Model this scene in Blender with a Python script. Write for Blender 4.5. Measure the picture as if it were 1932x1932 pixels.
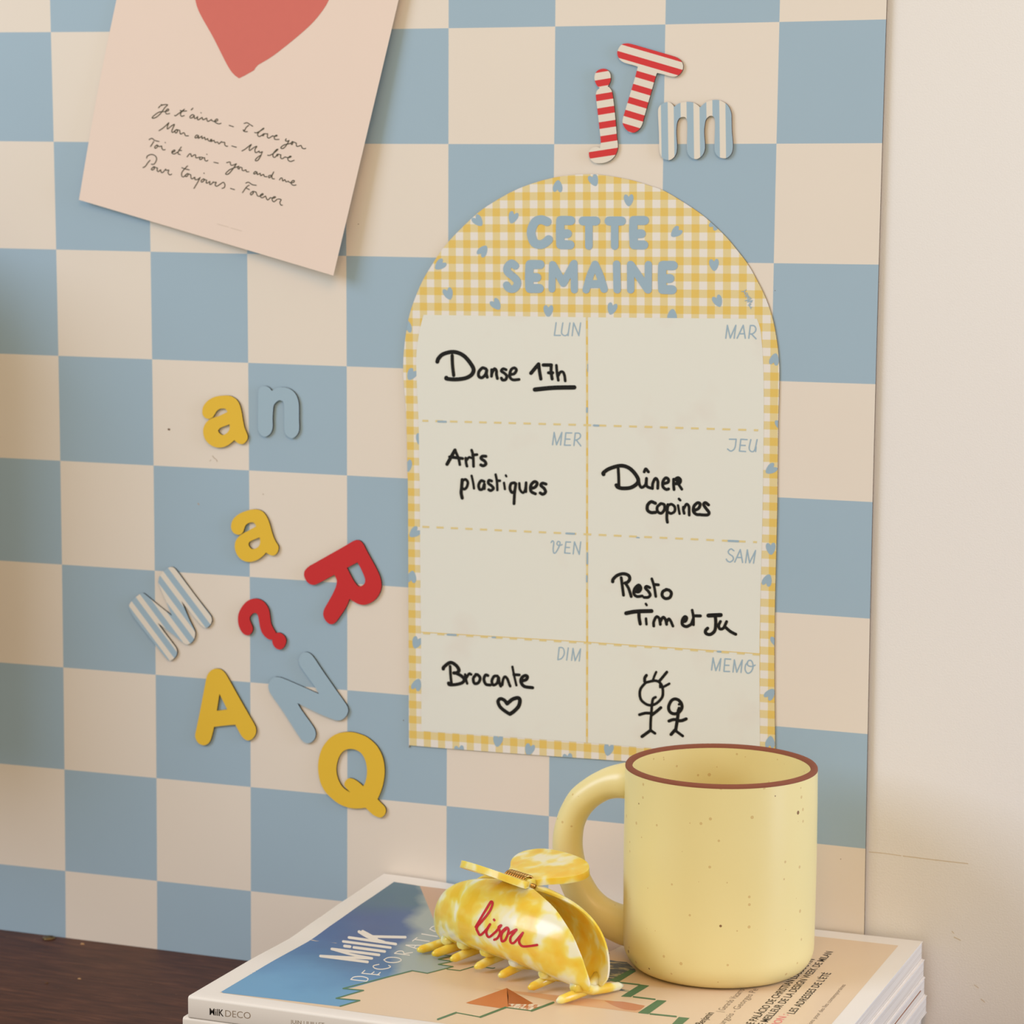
import bpy, math, random
from functools import lru_cache
from mathutils import Vector, Matrix
from mathutils.geometry import tessellate_polygon, delaunay_2d_cdt
from mathutils.bvhtree import BVHTree
random.seed(7)
for _o in list(bpy.data.objects): bpy.data.objects.remove(_o, do_unlink=True)
SC = bpy.context.scene
COL = SC.collection
S = 0.06                       # one printed square of the checkered sheet, metres
ZD = -8.71                     # desk level, in squares below the first printed line

# ---------------------------------------------------------------- camera
F = 4951.777
YAW, PIT, ROLL = 0.3720467, -0.1258301, 0.0059611
CAM = Vector((13.107696, -21.737241, -1.302064))
_f = Vector((-math.sin(YAW)*math.cos(PIT), math.cos(YAW)*math.cos(PIT), math.sin(PIT)))
_r = Vector((math.cos(YAW), math.sin(YAW), 0)); _u = _r.cross(_f)
R_ = math.cos(ROLL)*_r + math.sin(ROLL)*_u
U_ = -math.sin(ROLL)*_r + math.cos(ROLL)*_u
F_ = _f

def M(p):                      # squares -> metres
    return Vector((p[0]*S, p[1]*S, (p[2]-ZD)*S))

cd = bpy.data.cameras.new('camera'); cam = bpy.data.objects.new('camera', cd); COL.objects.link(cam)
cd.sensor_width = 36; cd.lens = F/1932*36; cd.clip_start = 0.05; cd.clip_end = 50
cam.matrix_world = Matrix(((R_.x, U_.x, -F_.x, CAM.x*S), (R_.y, U_.y, -F_.y, CAM.y*S), (R_.z, U_.z, -F_.z, (CAM.z-ZD)*S), (0, 0, 0, 1)))
cd.dof.use_dof = True; cd.dof.focus_distance = 1.25; cd.dof.aperture_fstop = 18
SC.camera = cam

# ---------------------------------------------------------------- light
SC.view_settings.view_transform = 'Standard'; SC.view_settings.look = 'None'
SC.view_settings.gamma = 1; SC.view_settings.use_curve_mapping = False
SC.view_settings.exposure = -0.15
wd = bpy.data.worlds.new('room_light'); SC.world = wd; wd.use_nodes = True
wd.node_tree.nodes['Background'].inputs[0].default_value = (1.0, 0.97, 0.73, 1)
wd.node_tree.nodes['Background'].inputs[1].default_value = 0.62

def area(name, loc, target, sx, sy, power, col):
    ld = bpy.data.lights.new(name, 'AREA'); ld.shape = 'RECTANGLE'; ld.size = sx; ld.size_y = sy
    ld.energy = power; ld.color = col
    o = bpy.data.objects.new(name, ld); COL.objects.link(o); o.location = loc
    o.rotation_euler = (Vector(target)-Vector(loc)).to_track_quat('-Z', 'Y').to_euler()
    return o
area('window_light', (-2.0, -1.9, 1.6), (0.25, 0, 0.25), 1.4, 1.4, 62, (0.62, 0.75, 1.0))
area('warm_fill_light', (1.3, -2.3, 2.3), (0.3, 0, 0.2), 1.2, 1.2, 26, (1.0, 0.55, 0.28))  # added warm fill from the front to lift the shaded areas, not a window
area('right_window_light', (1.45, -0.17, 0.42), (0.42, -0.08, 0.13), 0.20, 0.9, 8.5, (0.56, 0.70, 1.0))

# ---------------------------------------------------------------- mapping helpers
def ray(x, y): return F_ + R_*((x-966)/F) - U_*((y-966)/F)
def wallp(x, y, Y=0.0):
    d = ray(x, y); t = (Y-CAM.y)/d.y; return CAM+d*t
def horp(x, y, Z):
    d = ray(x, y); t = (Z-CAM.z)/d.z; return CAM+d*t
def onplane(x, y, p0, n):
    d = ray(x, y); t = (Vector(p0)-CAM).dot(n)/d.dot(n); return CAM+d*t

# ---------------------------------------------------------------- objects
def thing(name, label, cat, loc=(0, 0, 0), group=None):
    o = bpy.data.objects.new(name, None); o.empty_display_size = 0.01
    COL.objects.link(o); o.location = loc; tag(o, label, cat, group); return o
def tag(o, label=None, cat=None, group=None, kind=None):
    if label: o['label'] = label
    if cat: o['category'] = cat
    if group: o['group'] = group
    if kind: o['kind'] = kind
def wloc(o):
    v = Vector((0, 0, 0))
    while o is not None: v += o.location; o = o.parent
    return v
class MB:
    def __init__(s): s.v = []; s.f = []; s.m = []; s.sm = []; s.pend = {}
    def add(s, vs, fs, m=0, smooth=False):
        b = len(s.v); s.v += [Vector(p) for p in vs]
        for f in fs: s.f.append(tuple(i+b for i in f)); s.m.append(m); s.sm.append(smooth)
    def flush(s):
        for (fn, m), polys in s.pend.items():
            vs, fs = [], []
            for p in polys:
                if area2(p) < 0: p = p[::-1]
                fs.append(list(range(len(vs), len(vs)+len(p)))); vs += [Vector(q) for q in p]
            V, E, T, _a, _b, _c = delaunay_2d_cdt(vs, [], fs, 1, 1e-4)
            s.add([fn(v.x, v.y) for v in V], [tuple(t) for t, og in zip(T, _c) if og], m)
        s.pend = {}
    def build(s, name, mats, parent=None, label=None, origin=None):
        s.flush()
        off = wloc(parent) if parent else Vector(origin or (0, 0, 0))
        me = bpy.data.meshes.new(name)
        me.from_pydata([tuple(p-off) for p in s.v], [], s.f)
        for m in (mats if isinstance(mats, (list, tuple)) else [mats]): me.materials.append(m)
        for p, mi, sm in zip(me.polygons, s.m, s.sm): p.material_index = mi; p.use_smooth = sm
        me.update()
        o = bpy.data.objects.new(name, me); COL.objects.link(o)
        if parent: o.parent = parent
        else: o.location = off
        if label: o['label'] = label
        return o

# ---------------------------------------------------------------- 2D shapes
def cr(p0, p1, p2, p3, t):
    return tuple(0.5*((2*b)+(-a+c)*t+(2*a-5*b+4*c-d)*t*t+(-a+3*b-3*c+d)*t**3) for a, b, c, d in zip(p0, p1, p2, p3))
def smooth_open(pts, n=5):
    pts = [tuple(p[:2]) for p in pts]
    if len(pts) < 3: return pts
    P = [tuple(2*a-b for a, b in zip(pts[0], pts[1]))]+pts+[tuple(2*a-b for a, b in zip(pts[-1], pts[-2]))]
    out = []
    for i in range(1, len(P)-2):
        for k in range(n): out.append(cr(P[i-1], P[i], P[i+1], P[i+2], k/n))
    out.append(pts[-1]); return out
def smooth_closed(pts, n=4):
    """closed outline; a third value marks a sharp corner"""
    N = len(pts); out = []; sharp = [len(p) > 2 for p in pts]; q = [tuple(p[:2]) for p in pts]
    for i in range(N):
        a, b = q[i], q[(i+1) % N]
        p0 = q[i-1] if not sharp[i] else tuple(2*s-t for s, t in zip(a, b))
        p3 = q[(i+2) % N] if not sharp[(i+1) % N] else tuple(2*s-t for s, t in zip(b, a))
        if sharp[i] and sharp[(i+1) % N]: out.append(a); continue
        for k in range(n): out.append(cr(p0, a, b, p3, k/n))
    return out
def px(pts, org, sc): return [(org[0]+p[0]/sc, org[1]+p[1]/sc)+tuple(p[2:]) for p in pts]
def area2(p): return sum(p[i-1][0]*p[i][1]-p[i][0]*p[i-1][1] for i in range(len(p)))
def fill(mb, loops, fn, m=0):
    """fill 2D loops (outer then holes), fn maps a point to 3D"""
    flat = [p for l in loops for p in l]
    tris = tessellate_polygon([[Vector((p[0], p[1], 0)) for p in l] for l in loops])
    mb.add([fn(*p[:2]) for p in flat], [tuple(t) for t in tris], m)
def slab(mb, loops, fn_front, fn_back, mf=0, ms=1, mback=1):
    fill(mb, loops, fn_front, mf); fill(mb, loops, fn_back, mback)
    for l in loops:
        n = len(l)
        mb.add([fn_front(*p[:2]) for p in l]+[fn_back(*p[:2]) for p in l], [(i, (i+1) % n, n+(i+1) % n, n+i) for i in range(n)], ms, True)
def stroke(mb, pts, w, fn, m=0, sm=True, caps=12, n=5):
    """flat ribbon of width w along pts with round ends (joined to one outline when built); fn maps 2D to 3D"""
    P = smooth_open(pts, n) if sm else [tuple(p[:2]) for p in pts]
    Q = [P[0]]
    for p in P[1:]:
        if math.hypot(p[0]-Q[-1][0], p[1]-Q[-1][1]) > 1e-3: Q.append(p)
    if len(Q) == 1: Q.append((Q[0][0]+0.01, Q[0][1]))
    P = Q; h = w/2; L = mb.pend.setdefault((fn, m), [])
    for i in range(len(P)-1):
        (x0, y0), (x1, y1) = P[i], P[i+1]; dx, dy = x1-x0, y1-y0; l = math.hypot(dx, dy)
        nx, ny = -dy/l*h, dx/l*h
        L.append([(x0+nx, y0+ny), (x0-nx, y0-ny), (x1-nx, y1-ny), (x1+nx, y1+ny)])
    for i, (x, y) in enumerate(P):
        if 0 < i < len(P)-1:
            a0 = math.atan2(y-P[i-1][1], x-P[i-1][0]); a1 = math.atan2(P[i+1][1]-y, P[i+1][0]-x)
            if abs((a1-a0+math.pi) % (2*math.pi)-math.pi) < 0.06: continue
        L.append([(x+h*math.cos(2*math.pi*k/caps+0.1), y+h*math.sin(2*math.pi*k/caps+0.1)) for k in range(caps)])
def strokes(mb, data, org, sc, fn, m=0, n=5):
    for w, pts in data: stroke(mb, px(pts, org, sc), w/sc, fn, m, n=n)

# ---------------------------------------------------------------- materials
def srgb(r, g, b):
    def c(v):
        v /= 255; return v/12.92 if v <= 0.04045 else ((v+0.055)/1.055)**2.4
    return (c(r), c(g), c(b), 1)
class NT:
    def __init__(s, name):
        s.mat = bpy.data.materials.new(name); s.mat.use_nodes = True
        s.t = s.mat.node_tree; s.b = s.t.nodes['Principled BSDF']; s.n = s.t.nodes; s.l = s.t.links
    def node(s, t, **k):
        x = s.n.new(t)
        for a, b in k.items(): setattr(x, a, b)
        return x
    def math(s, op, a, b=None):
        x = s.node('ShaderNodeMath', operation=op)
        for i, v in enumerate((a, b)):
            if v is None: continue
            if isinstance(v, (int, float)): x.inputs[i].default_value = v
            else: s.l.new(v, x.inputs[i])
        return x.outputs[0]
    def mix(s, fac, a, b):
        x = s.node('ShaderNodeMix', data_type='RGBA')
        for i, v in ((0, fac), (6, a), (7, b)):
            if isinstance(v, (int, float, tuple)): x.inputs[i].default_value = v
            else: s.l.new(v, x.inputs[i])
        return x.outputs[2]
    def noise(s, scale, detail=3, vec=None, rough=0.5):
        x = s.node('ShaderNodeTexNoise'); x.inputs['Scale'].default_value = scale; x.inputs['Detail'].default_value = detail
        x.inputs['Roughness'].default_value = rough
        if vec is not None: s.l.new(vec, x.inputs['Vector'])
        return x.outputs['Fac']
    def ramp(s, fac, stops):
        x = s.node('ShaderNodeValToRGB'); e = x.color_ramp.elements
        while len(e) < len(stops): e.new(0.5)
        for el, (p, c) in zip(e, stops): el.position = p; el.color = c
        s.l.new(fac, x.inputs[0]); return x.outputs[0]
    def obj(s): return s.node('ShaderNodeTexCoord').outputs['Object']
    def xyz(s, v):
        x = s.node('ShaderNodeSeparateXYZ'); s.l.new(v, x.inputs[0]); return x.outputs
    def bump(s, h, strength, dist=0.001):
        x = s.node('ShaderNodeBump'); x.inputs['Strength'].default_value = strength; x.inputs['Distance'].default_value = dist
        s.l.new(h, x.inputs['Height']); s.l.new(x.outputs[0], s.b.inputs['Normal'])
    def set(s, col=None, rough=0.5, spec=0.5, **k):
        if col is not None:
            if isinstance(col, tuple): s.b.inputs['Base Color'].default_value = col
            else: s.l.new(col, s.b.inputs['Base Color'])
        s.b.inputs['Roughness'].default_value = rough
        s.b.inputs['Specular IOR Level'].default_value = spec
        for a, b in k.items(): s.b.inputs[a.replace('_', ' ')].default_value = b
        return s.mat
def flat(name, rgb, rough=0.5, spec=0.4, var=0.0, scale=60, bump=0):
    t = NT(name); c = srgb(*rgb)
    if var:
        f = t.noise(scale, 4, t.obj())
        col = t.mix(f, tuple(v*(1-var) for v in c[:3])+(1,), tuple(min(1, v*(1+var)) for v in c[:3])+(1,))
    else: col = c
    if bump: t.bump(t.noise(900, 3, t.obj()), bump, 0.0004)
    return t.set(col, rough, spec)

CREAM = (234, 222, 207); BLUE = (163, 186, 201)
m_cream = flat('cream_print', CREAM, 0.42, 0.35, 0.012, 30)
m_blue = flat('blue_print', BLUE, 0.42, 0.35, 0.015, 30)
m_edge = flat('board_edge_brown', (86, 66, 50), 0.8, 0.2)
m_wall = None
def wall_mat():
    t = NT('wall_paint'); o = t.obj()
    c = t.mix(t.noise(6, 4, o), srgb(236, 230, 223), srgb(240, 235, 228))
    t.bump(t.noise(1100, 4, o), 0.16, 0.0006)
    return t.set(c, 0.75, 0.25)
m_wall = wall_mat()
m_wallmark = flat('wall_scuff', (214, 196, 168), 0.8, 0.2)
def wood_mat():
    t = NT('dark_wood'); o = t.obj()
    mp = t.node('ShaderNodeMapping'); t.l.new(o, mp.inputs[0]); mp.inputs['Rotation'].default_value = (0, 0, math.radians(12)); mp.inputs['Scale'].default_value = (1, 7, 1)
    g = t.noise(38, 7, mp.outputs[0], 0.62); big = t.noise(7, 3, o)
    c = t.ramp(g, [(0.3, srgb(58, 32, 24)), (0.55, srgb(90, 53, 38)), (0.75, srgb(122, 78, 56))])
    c = t.mix(t.math('MULTIPLY', big, 0.55), c, srgb(74, 46, 34))
    fleck = t.ramp(t.noise(210, 2, o), [(0.72, (0, 0, 0, 1)), (0.78, (1, 1, 1, 1))])
    c = t.mix(t.math('MULTIPLY', fleck, 0.5), c, srgb(150, 112, 86))
    t.bump(g, 0.25, 0.0006)
    return t.set(c, 0.55, 0.3)
m_wood = wood_mat()
# ================================================================ THE SETTING
def box(mb, x0, x1, y0, y1, z0, z1, m=0):
    mb.add([(x, y, z) for x in (x0, x1) for y in (y0, y1) for z in (z0, z1)],
           [(0, 1, 3, 2), (4, 6, 7, 5), (0, 4, 5, 1), (2, 3, 7, 6), (0, 2, 6, 4), (1, 5, 7, 3)], m)
YW = 0.045                      # plaster surface, behind the sheet
mb = MB(); box(mb, -1.6, 2.6, YW*S, YW*S+0.1, -0.8, 1.9)
wf = lambda x, y: M(wallp(x, y, YW-0.0006))
for w, pts in [(1.3, [(1640, 1607.5), (1668, 1610), (1700, 1614.5)]), (1.6, [(1704, 1615), (1760, 1622), (1826, 1629.5)]),
               (1.2, [(1838, 1858), (1846, 1864)]), (1.4, [(1851, 1885), (1858, 1891)]), (1.6, [(1800, 1768), (1812, 1774)]), (1.2, [(1796, 1757), (1800, 1761)])]:
    stroke(mb, pts, w, wf, 1)
w = mb.build('wall_back', [m_wall, m_wallmark], None, origin=(0.5, YW*S, 0.3)); tag(w, kind='structure')

# ---------------------------------------------------------------- desk
desk = thing('desk', 'dark brown worn wooden desk top running along the wall', 'desk', (0.5, -0.25, -0.03))
mb = MB(); box(mb, -1.0, 2.0, -0.50, YW*S-0.0004, -0.03, 0.0)
mb.build('desk_top', m_wood, desk)

# ---------------------------------------------------------------- checkered sheet
T_SHEET = 0.02
def distort(X, Z):             # printed grid crossing -> place on the (slightly bowed) sheet
    d = Vector((X, 0, Z))-CAM; z = d.dot(F_); a, b = d.dot(R_)/z, -d.dot(U_)/z
    s = 1+0.00742972*(a*a+b*b)*(F/1000)**2
    return wallp(966+F*a*s, 966+F*b*s, 0.0)
sheet = thing('checkered_sheet', 'large light blue and cream checkered sheet fixed flat on the wall', 'wall panel', M((4.0, 0.01, ZD)))
mb = MB()
XE = 7.903
cols = [x for x in range(-4, 8)]+[XE]; rows = [2, 1, 0, -1, -2, -3, -4, -5, -6, -7, -8, ZD+0.002]
n = 6
for i in range(len(cols)-1):
    for j in range(len(rows)-1):
        x0, x1, z0, z1 = cols[i], cols[i+1], rows[j], rows[j+1]
        vs = []
        for q in range(n+1):
            for p in range(n+1):
                X, Z = x0+(x1-x0)*p/n, z0+(z1-z0)*q/n
                P = distort(X, Z)
                if Z <= ZD+0.003: P.z = ZD+0.002
                vs.append(M(P))
        fs = [(q*(n+1)+p, q*(n+1)+p+1, (q+1)*(n+1)+p+1, (q+1)*(n+1)+p) for q in range(n) for p in range(n)]
        mb.add(vs, fs, (cols[i]+rows[j]+1) % 2)
# back and edges
per = [distort(XE, 2-10.70*k/60) for k in range(61)]
per[-1].z = ZD+0.002
vs = [M(p) for p in per]+[M((p.x, T_SHEET, p.z)) for p in per]
mb.add(vs, [(k, k+1, 61+k+1, 61+k) for k in range(60)], 2)
mb.add([M(p) for p in ((-4.3, T_SHEET, 2), (XE-0.02, T_SHEET, 2), (XE-0.02, T_SHEET, ZD+0.002), (-4.3, T_SHEET, ZD+0.002))], [(0, 1, 2, 3)], 2)
m_dirt = flat('fly_speck', (120, 92, 70), 0.8, 0.2); m_smudge = flat('smudge', (188, 168, 146), 0.7, 0.2)
wsf = lambda x, y: M(wallp(x, y, -0.001))
for w, pts in [(3.6, [(318, 810), (319.5, 810.5)]), (1.2, [(1462, 548), (1462.4, 548.4)]), (1.6, [(676, 423), (676.5, 423)]), (1.3, [(1586, 1621), (1586.5, 1621)]), (1.6, [(761, 1359), (761.3, 1359.3)])]:
    stroke(mb, pts, w, wsf, 3)
for w, pts in [(1.2, [(401, 860), (404, 864), (408, 867), (410, 871)]), (1.0, [(396, 870), (398, 868)]), (1.6, [(496, 932), (497, 933)]), (2.0, [(374, 950), (375, 952)])]:
    stroke(mb, pts, w, wsf, 4)
mb.build('printed_face', [m_blue, m_cream, m_edge, m_dirt, m_smudge], sheet)

# ---------------------------------------------------------------- added box out of view on the left, put there to shade the sheet
blocker = thing('shade_blocker', 'added wooden box out of view that shades the checkered sheet', 'light blocker', (-0.30, -0.065, 0.15))
mb = MB(); box(mb, -0.50, -0.10, -0.105, -0.0005, 0.15, 0.42); mb.build('blocker_body', m_wood, blocker)
mb = MB(); box(mb, -0.495, -0.105, -0.117, -0.1055, 0.155, 0.415); mb.build('blocker_front', m_wood, blocker)

# ---------------------------------------------------------------- poster
m_paper = flat('pink_paper', (238, 217, 202), 0.7, 0.2, 0.008, 40)
m_heart = flat('coral_print', (216, 116, 104), 0.7, 0.2, 0.02, 200)
m_ink = flat('grey_green_ink', (84, 80, 66), 0.8, 0.1)
m_faint = flat('faint_print', (218, 200, 182), 0.8, 0.1)
PBL, PBR, PTL, PTR = Vector((149, 377)), Vector((629, 520)), Vector((286, -350)), Vector((801, -207))
def bil(a, b): return (PTL*(1-a)+PTR*a)*(1-b)+(PBL*(1-a)+PBR*a)*b
def ibil(x, y):
    a = b = 0.5
    for _ in range(8):
        e = bil(a, b)-Vector((x, y)); da = (PTR-PTL)*(1-b)+(PBR-PBL)*b; db = (PBL-PTL)*(1-a)+(PBR-PTR)*a
        det = da.x*db.y-da.y*db.x
        a -= (e.x*db.y-e.y*db.x)/det; b -= (da.x*e.y-da.y*e.x)/det
    return a, b
def lift(a, b):
    a, b = min(max(a, 0), 1), min(max(b, 0), 1)
    return 0.006+0.135*a**2.2*(0.35+0.65*b)+0.035*b**3*(1-a)*(1-a)+0.02*b**4
@lru_cache(None)
def postf(e): return lambda x, y: M(wallp(x, y, -lift(*ibil(x, y))-e))
def edge(a, b):
    p = bil(a, b); bow = 5*math.sin(math.pi*min(1, max(0, (b-0.45)/0.55)))*(1-a)**3
    return (p.x-bow*0.6, p.y)
poster = thing('art_print', 'pale pink paper print with a coral heart and handwritten verse hanging crooked', 'print', M(wallp(470, 100)))
mb = MB(); N = 26
for side, e in ((0, 0.004), (1, 0.0)):
    vs = [postf(e)(*edge(p/N, q/N)) for q in range(N+1) for p in range(N+1)]
    mb.add(vs, [(q*(N+1)+p, q*(N+1)+p+1, (q+1)*(N+1)+p+1, (q+1)*(N+1)+p) for q in range(N) for p in range(N)], 0, True)
rim = [(k/N, 1) for k in range(N+1)]+[(1, 1-k/N) for k in range(1, N+1)]+[(1-k/N, 0) for k in range(1, N+1)]+[(0, k/N) for k in range(1, N)]
nr = len(rim)
mb.add([postf(0.004)(*edge(*r)) for r in rim]+[postf(0.0)(*edge(*r)) for r in rim], [(k, (k+1) % nr, nr+(k+1) % nr, nr+k) for k in range(nr)], 0)
mb.build('paper_sheet', m_paper, poster)
def subdiv_fill(mb, loop, fn, m=0, step=14):
    """fill a closed outline with small quads clipped to it, so it follows a curved sheet"""
    ys = [p[1] for p in loop]; y0, y1 = min(ys), max(ys); k = max(2, int((y1-y0)/step))
    for i in range(k):
        a, b = y0+(y1-y0)*i/k, y0+(y1-y0)*(i+1)/k
        def spans(y):
            y = min(max(y, y0+1e-3), y1-1e-3); xs = []
            for j in range(len(loop)):
                (xa, ya), (xb, yb) = loop[j-1][:2], loop[j][:2]
                if (ya <= y) != (yb <= y): xs.append(xa+(xb-xa)*(y-ya)/(yb-ya))
            return sorted(xs)
        A, B = spans(a), spans(b)
        mid = spans((a+b)/2)
        if len(A) != len(B): A = B = mid
        for j in range(0, len(A)-1, 2):
            nn = max(1, int((A[j+1]-A[j])/step))
            T = [(A[j]+(A[j+1]-A[j])*t/nn, a) for t in range(nn+1)]; Bt = [(B[j]+(B[j+1]-B[j])*t/nn, b) for t in range(nn+1)]
            mb.add([fn(*p) for p in T+Bt], [(t, t+1, nn+2+t, nn+1+t) for t in range(nn)], m)
hp = [(366.5, -12), (375, 21), (402, 70), (430.6, 126), (445, 144), (452.3, 147.6), (464, 141), (480, 132), (482, 128), (486, 123), (517.6, 103.5), (571.5, 60), (600, 31), (621, -2), (634, -50), (613, -108), (551, -124), (501, -95), (489, -62), (455, -104), (393, -116), (356, -75)]
mb = MB(); subdiv_fill(mb, smooth_closed(hp, 6), postf(0.0058), 0, 5)
mb.build('heart_print', m_heart, poster, 'big coral red painted heart')
VA = (255, 180); VB = (410, 220)
verse = [
 (VA, [[(440,235),(495,185),(610,175),(560,230),(480,340),(400,410),(335,432),(325,410),(400,345),(470,310),(560,305)],[(495,170),(502,190)],[(560,305),(620,290),(632,262),(610,258),(575,300),(580,340),(610,350),(650,340)],[(745,378),(765,382),(850,320),(930,260)],[(930,260),(870,320),(855,365),(880,395),(925,380)],[(850,285),(900,298),(970,293)],[(1090,240),(1058,275)],[(1110,375),(1080,362),(1035,400),(1045,430),(1085,415),(1115,380),(1115,425),(1140,435),(1180,400)],[(1180,400),(1175,450),(1195,460),(1240,430),(1265,415)],[(1241,326),(1246,330)],[(1265,415),(1280,460),(1330,440),(1350,430),(1360,480),(1385,488),(1440,455)],[(1430,460),(1480,490),(1550,480),(1555,450),(1530,450),(1500,490),(1530,520),(1580,537),(1620,527)],[(1775,565),(1855,592)]],
  VB, [[(505,130),(560,115),(610,145),(668,182)],[(590,165),(540,210),(515,260),(490,250),(500,275),(530,285),(568,283)],[(705,300),(740,305),(800,275),(875,230),(865,222),(800,280),(760,330),(770,365),(800,375),(850,345)],[(880,320),(845,350),(870,360),(890,325),(950,325)],[(950,325),(945,385),(975,405),(1030,370),(1045,360)],[(1050,370),(1110,370),(1130,355),(1105,352),(1075,390),(1090,430),(1165,430)],[(1300,420),(1285,450),(1310,465),(1355,450)],[(1355,450),(1310,530),(1260,590),(1215,603),(1200,580),(1260,535),(1340,515),(1400,500)],[(1415,470),(1390,510),(1410,528),(1425,495),(1415,470),(1490,500)],[(1490,500),(1495,555),(1530,560),(1580,545),(1600,590),(1635,607),(1668,600)]]),
 (VA, [[(450,665),(520,620),(600,550),(635,515),(610,580),(610,635),(680,580),(740,545),(720,600),(690,670),(705,700),(760,660)],[(770,645),(750,690),(775,710),(800,670),(780,645),(840,660)],[(840,660),(855,730),(910,705),(930,715),(950,760),(1005,762)],[(1195,760),(1160,748),(1128,790),(1150,805),(1195,770),(1190,810),(1220,795),(1260,768)],[(1260,768),(1265,815),(1310,790),(1325,835),(1370,815)],[(1370,820),(1385,855),(1430,865),(1445,830),(1420,840),(1430,870),(1480,850)],[(1490,850),(1510,890),(1555,880),(1580,915),(1620,880)],[(1630,870),(1640,885),(1690,888),(1690,930),(1720,960),(1745,958)],[(1825,955),(1910,978)]],
  VB, [[(465,648),(530,610),(640,525),(605,590),(610,640),(680,590),(745,560),(710,620),(715,670),(735,680),(790,650)],[(790,650),(800,680),(850,662)],[(850,662),(820,740),(770,820),(725,835),(720,810),(770,760),(820,730)],[(950,730),(985,732),(1050,700),(1140,625),(1120,620),(1060,690),(1050,750),(1080,770),(1120,740)],[(1130,710),(1115,740),(1145,735),(1140,710),(1200,720)],[(1200,720),(1195,775),(1225,795),(1280,760)],[(1285,765),(1350,775),(1395,755),(1370,748),(1330,790),(1345,830),(1385,847),(1450,825)]]),
 (VA, [[(262,835),(315,810),(370,850),(450,870)],[(350,870),(320,920),(290,965)],[(410,935),(370,970),(380,1000),(420,970),(415,935),(450,965),(500,955)],[(500,955),(505,1000),(530,1030),(565,1022)],[(565,888),(570,893)],[(695,1080),(750,1050),(740,1030),(695,1060),(700,1095),(740,1105),(800,1070)],[(870,975),(820,1050),(810,1100),(850,1118)],[(820,1040),(875,1040)],[(980,1160),(1020,1110),(1050,1105),(1065,1155),(1110,1125),(1140,1125),(1145,1175),(1180,1175),(1220,1165)],[(1230,1165),(1215,1205),(1245,1210),(1275,1175),(1250,1165),(1310,1185)],[(1310,1175),(1315,1220),(1345,1240),(1372,1225)],[(1351,1111),(1356,1116)],[(1487,1262),(1568,1280)]],
  VB, [[(175,870),(240,858),(250,905),(280,920),(360,890)],[(360,890),(300,980),(220,1075),(170,1092),(160,1070),(230,1005),(320,965),(400,940)],[(405,935),(385,975),(410,990),(425,955),(465,965)],[(465,965),(470,1010),(500,1020),(540,1005),(550,1040),(595,1040)],[(745,1045),(715,1037),(685,1070),(705,1085),(750,1055),(755,1095),(810,1070)],[(810,1070),(820,1115),(870,1090),(890,1130),(940,1135)],[(1010,1105),(970,1120),(975,1155),(1015,1130),(1065,1045)],[(1065,1045),(1030,1120),(1040,1170),(1078,1175)],[(1172,1195),(1200,1160),(1225,1165),(1235,1215),(1275,1190),(1295,1230),(1340,1220)],[(1340,1220),(1380,1250),(1440,1240),(1455,1212),(1425,1207),(1390,1245),(1410,1285),(1450,1298),(1485,1290)]]),
 (VA, [[(215,1185),(230,1145),(300,1115),(370,1135),(405,1190),(385,1260),(345,1303),(305,1298)],[(280,1225),(240,1270),(190,1340),(148,1363)],[(350,1345),(305,1390),(325,1410),(365,1380),(350,1345),(420,1375)],[(420,1370),(415,1420),(440,1440),(480,1405),(490,1450),(520,1455),(570,1400)],[(575,1390),(590,1415),(635,1410),(620,1460),(650,1500),(690,1487)],[(990,1330),(930,1390),(880,1460),(880,1520),(910,1540),(960,1500)],[(880,1365),(950,1390),(1020,1405)],[(985,1475),(945,1510),(965,1535),(1000,1500),(990,1475),(1050,1500)],[(1050,1500),(1055,1560),(1080,1575),(1125,1545),(1130,1590),(1170,1590)],[(1225,1550),(1180,1640),(1110,1755)],[(1170,1590),(1225,1555)],[(1298,1466),(1301,1474)],[(1290,1575),(1245,1610),(1260,1640),(1305,1600),(1290,1575),(1350,1605)],[(1350,1600),(1340,1650),(1365,1655),(1410,1625),(1405,1675),(1430,1680),(1475,1635)],[(1475,1630),(1485,1645),(1530,1640),(1510,1690),(1540,1715),(1600,1680)],[(1600,1680),(1665,1640),(1695,1690),(1680,1740),(1640,1755)],[(1800,1757),(1875,1778)]],
  VB, [[(538,1255),(590,1240),(660,1285),(735,1298)],[(600,1295),(550,1330),(475,1435)],[(545,1350),(605,1378)],[(670,1410),(625,1450),(640,1480),(680,1440),(670,1410),(730,1425)],[(730,1425),(755,1490),(790,1505),(830,1490)],[(830,1490),(865,1470),(850,1452),(810,1490),(820,1520),(850,1532),(910,1500)],[(910,1500),(935,1560),(960,1570),(1000,1530)],[(1000,1530),(1060,1540),(1100,1520),(1070,1512),(1035,1550),(1045,1595),(1075,1605),(1130,1560)],[(1150,1555),(1205,1568),(1180,1620),(1200,1670),(1228,1672)]])]
vl = ['Je t\'aime, I love you', 'Mon amour, My love', 'Toi et moi, you and me', 'Pour toujours, Forever']
for (oa, A, ob, B), lab in zip(verse, vl):
    mb = MB()
    strokes(mb, [(18, s) for s in A], oa, 10.01, postf(0.0060), n=4)
    strokes(mb, [(18, s) for s in B], ob, 10.01, postf(0.0060), n=4)
    mb.build('verse_line', m_ink, poster, 'thin dark handwritten line reading '+lab)
mb = MB(); strokes(mb, [(2.2, [(990, 1020), (1040, 1034)]), (2.2, [(1052, 1038), (1100, 1052)])], (0, 0), 2.415, postf(0.0060))
mb.build('caption_print', m_faint, poster, 'tiny faint printed caption')
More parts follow.
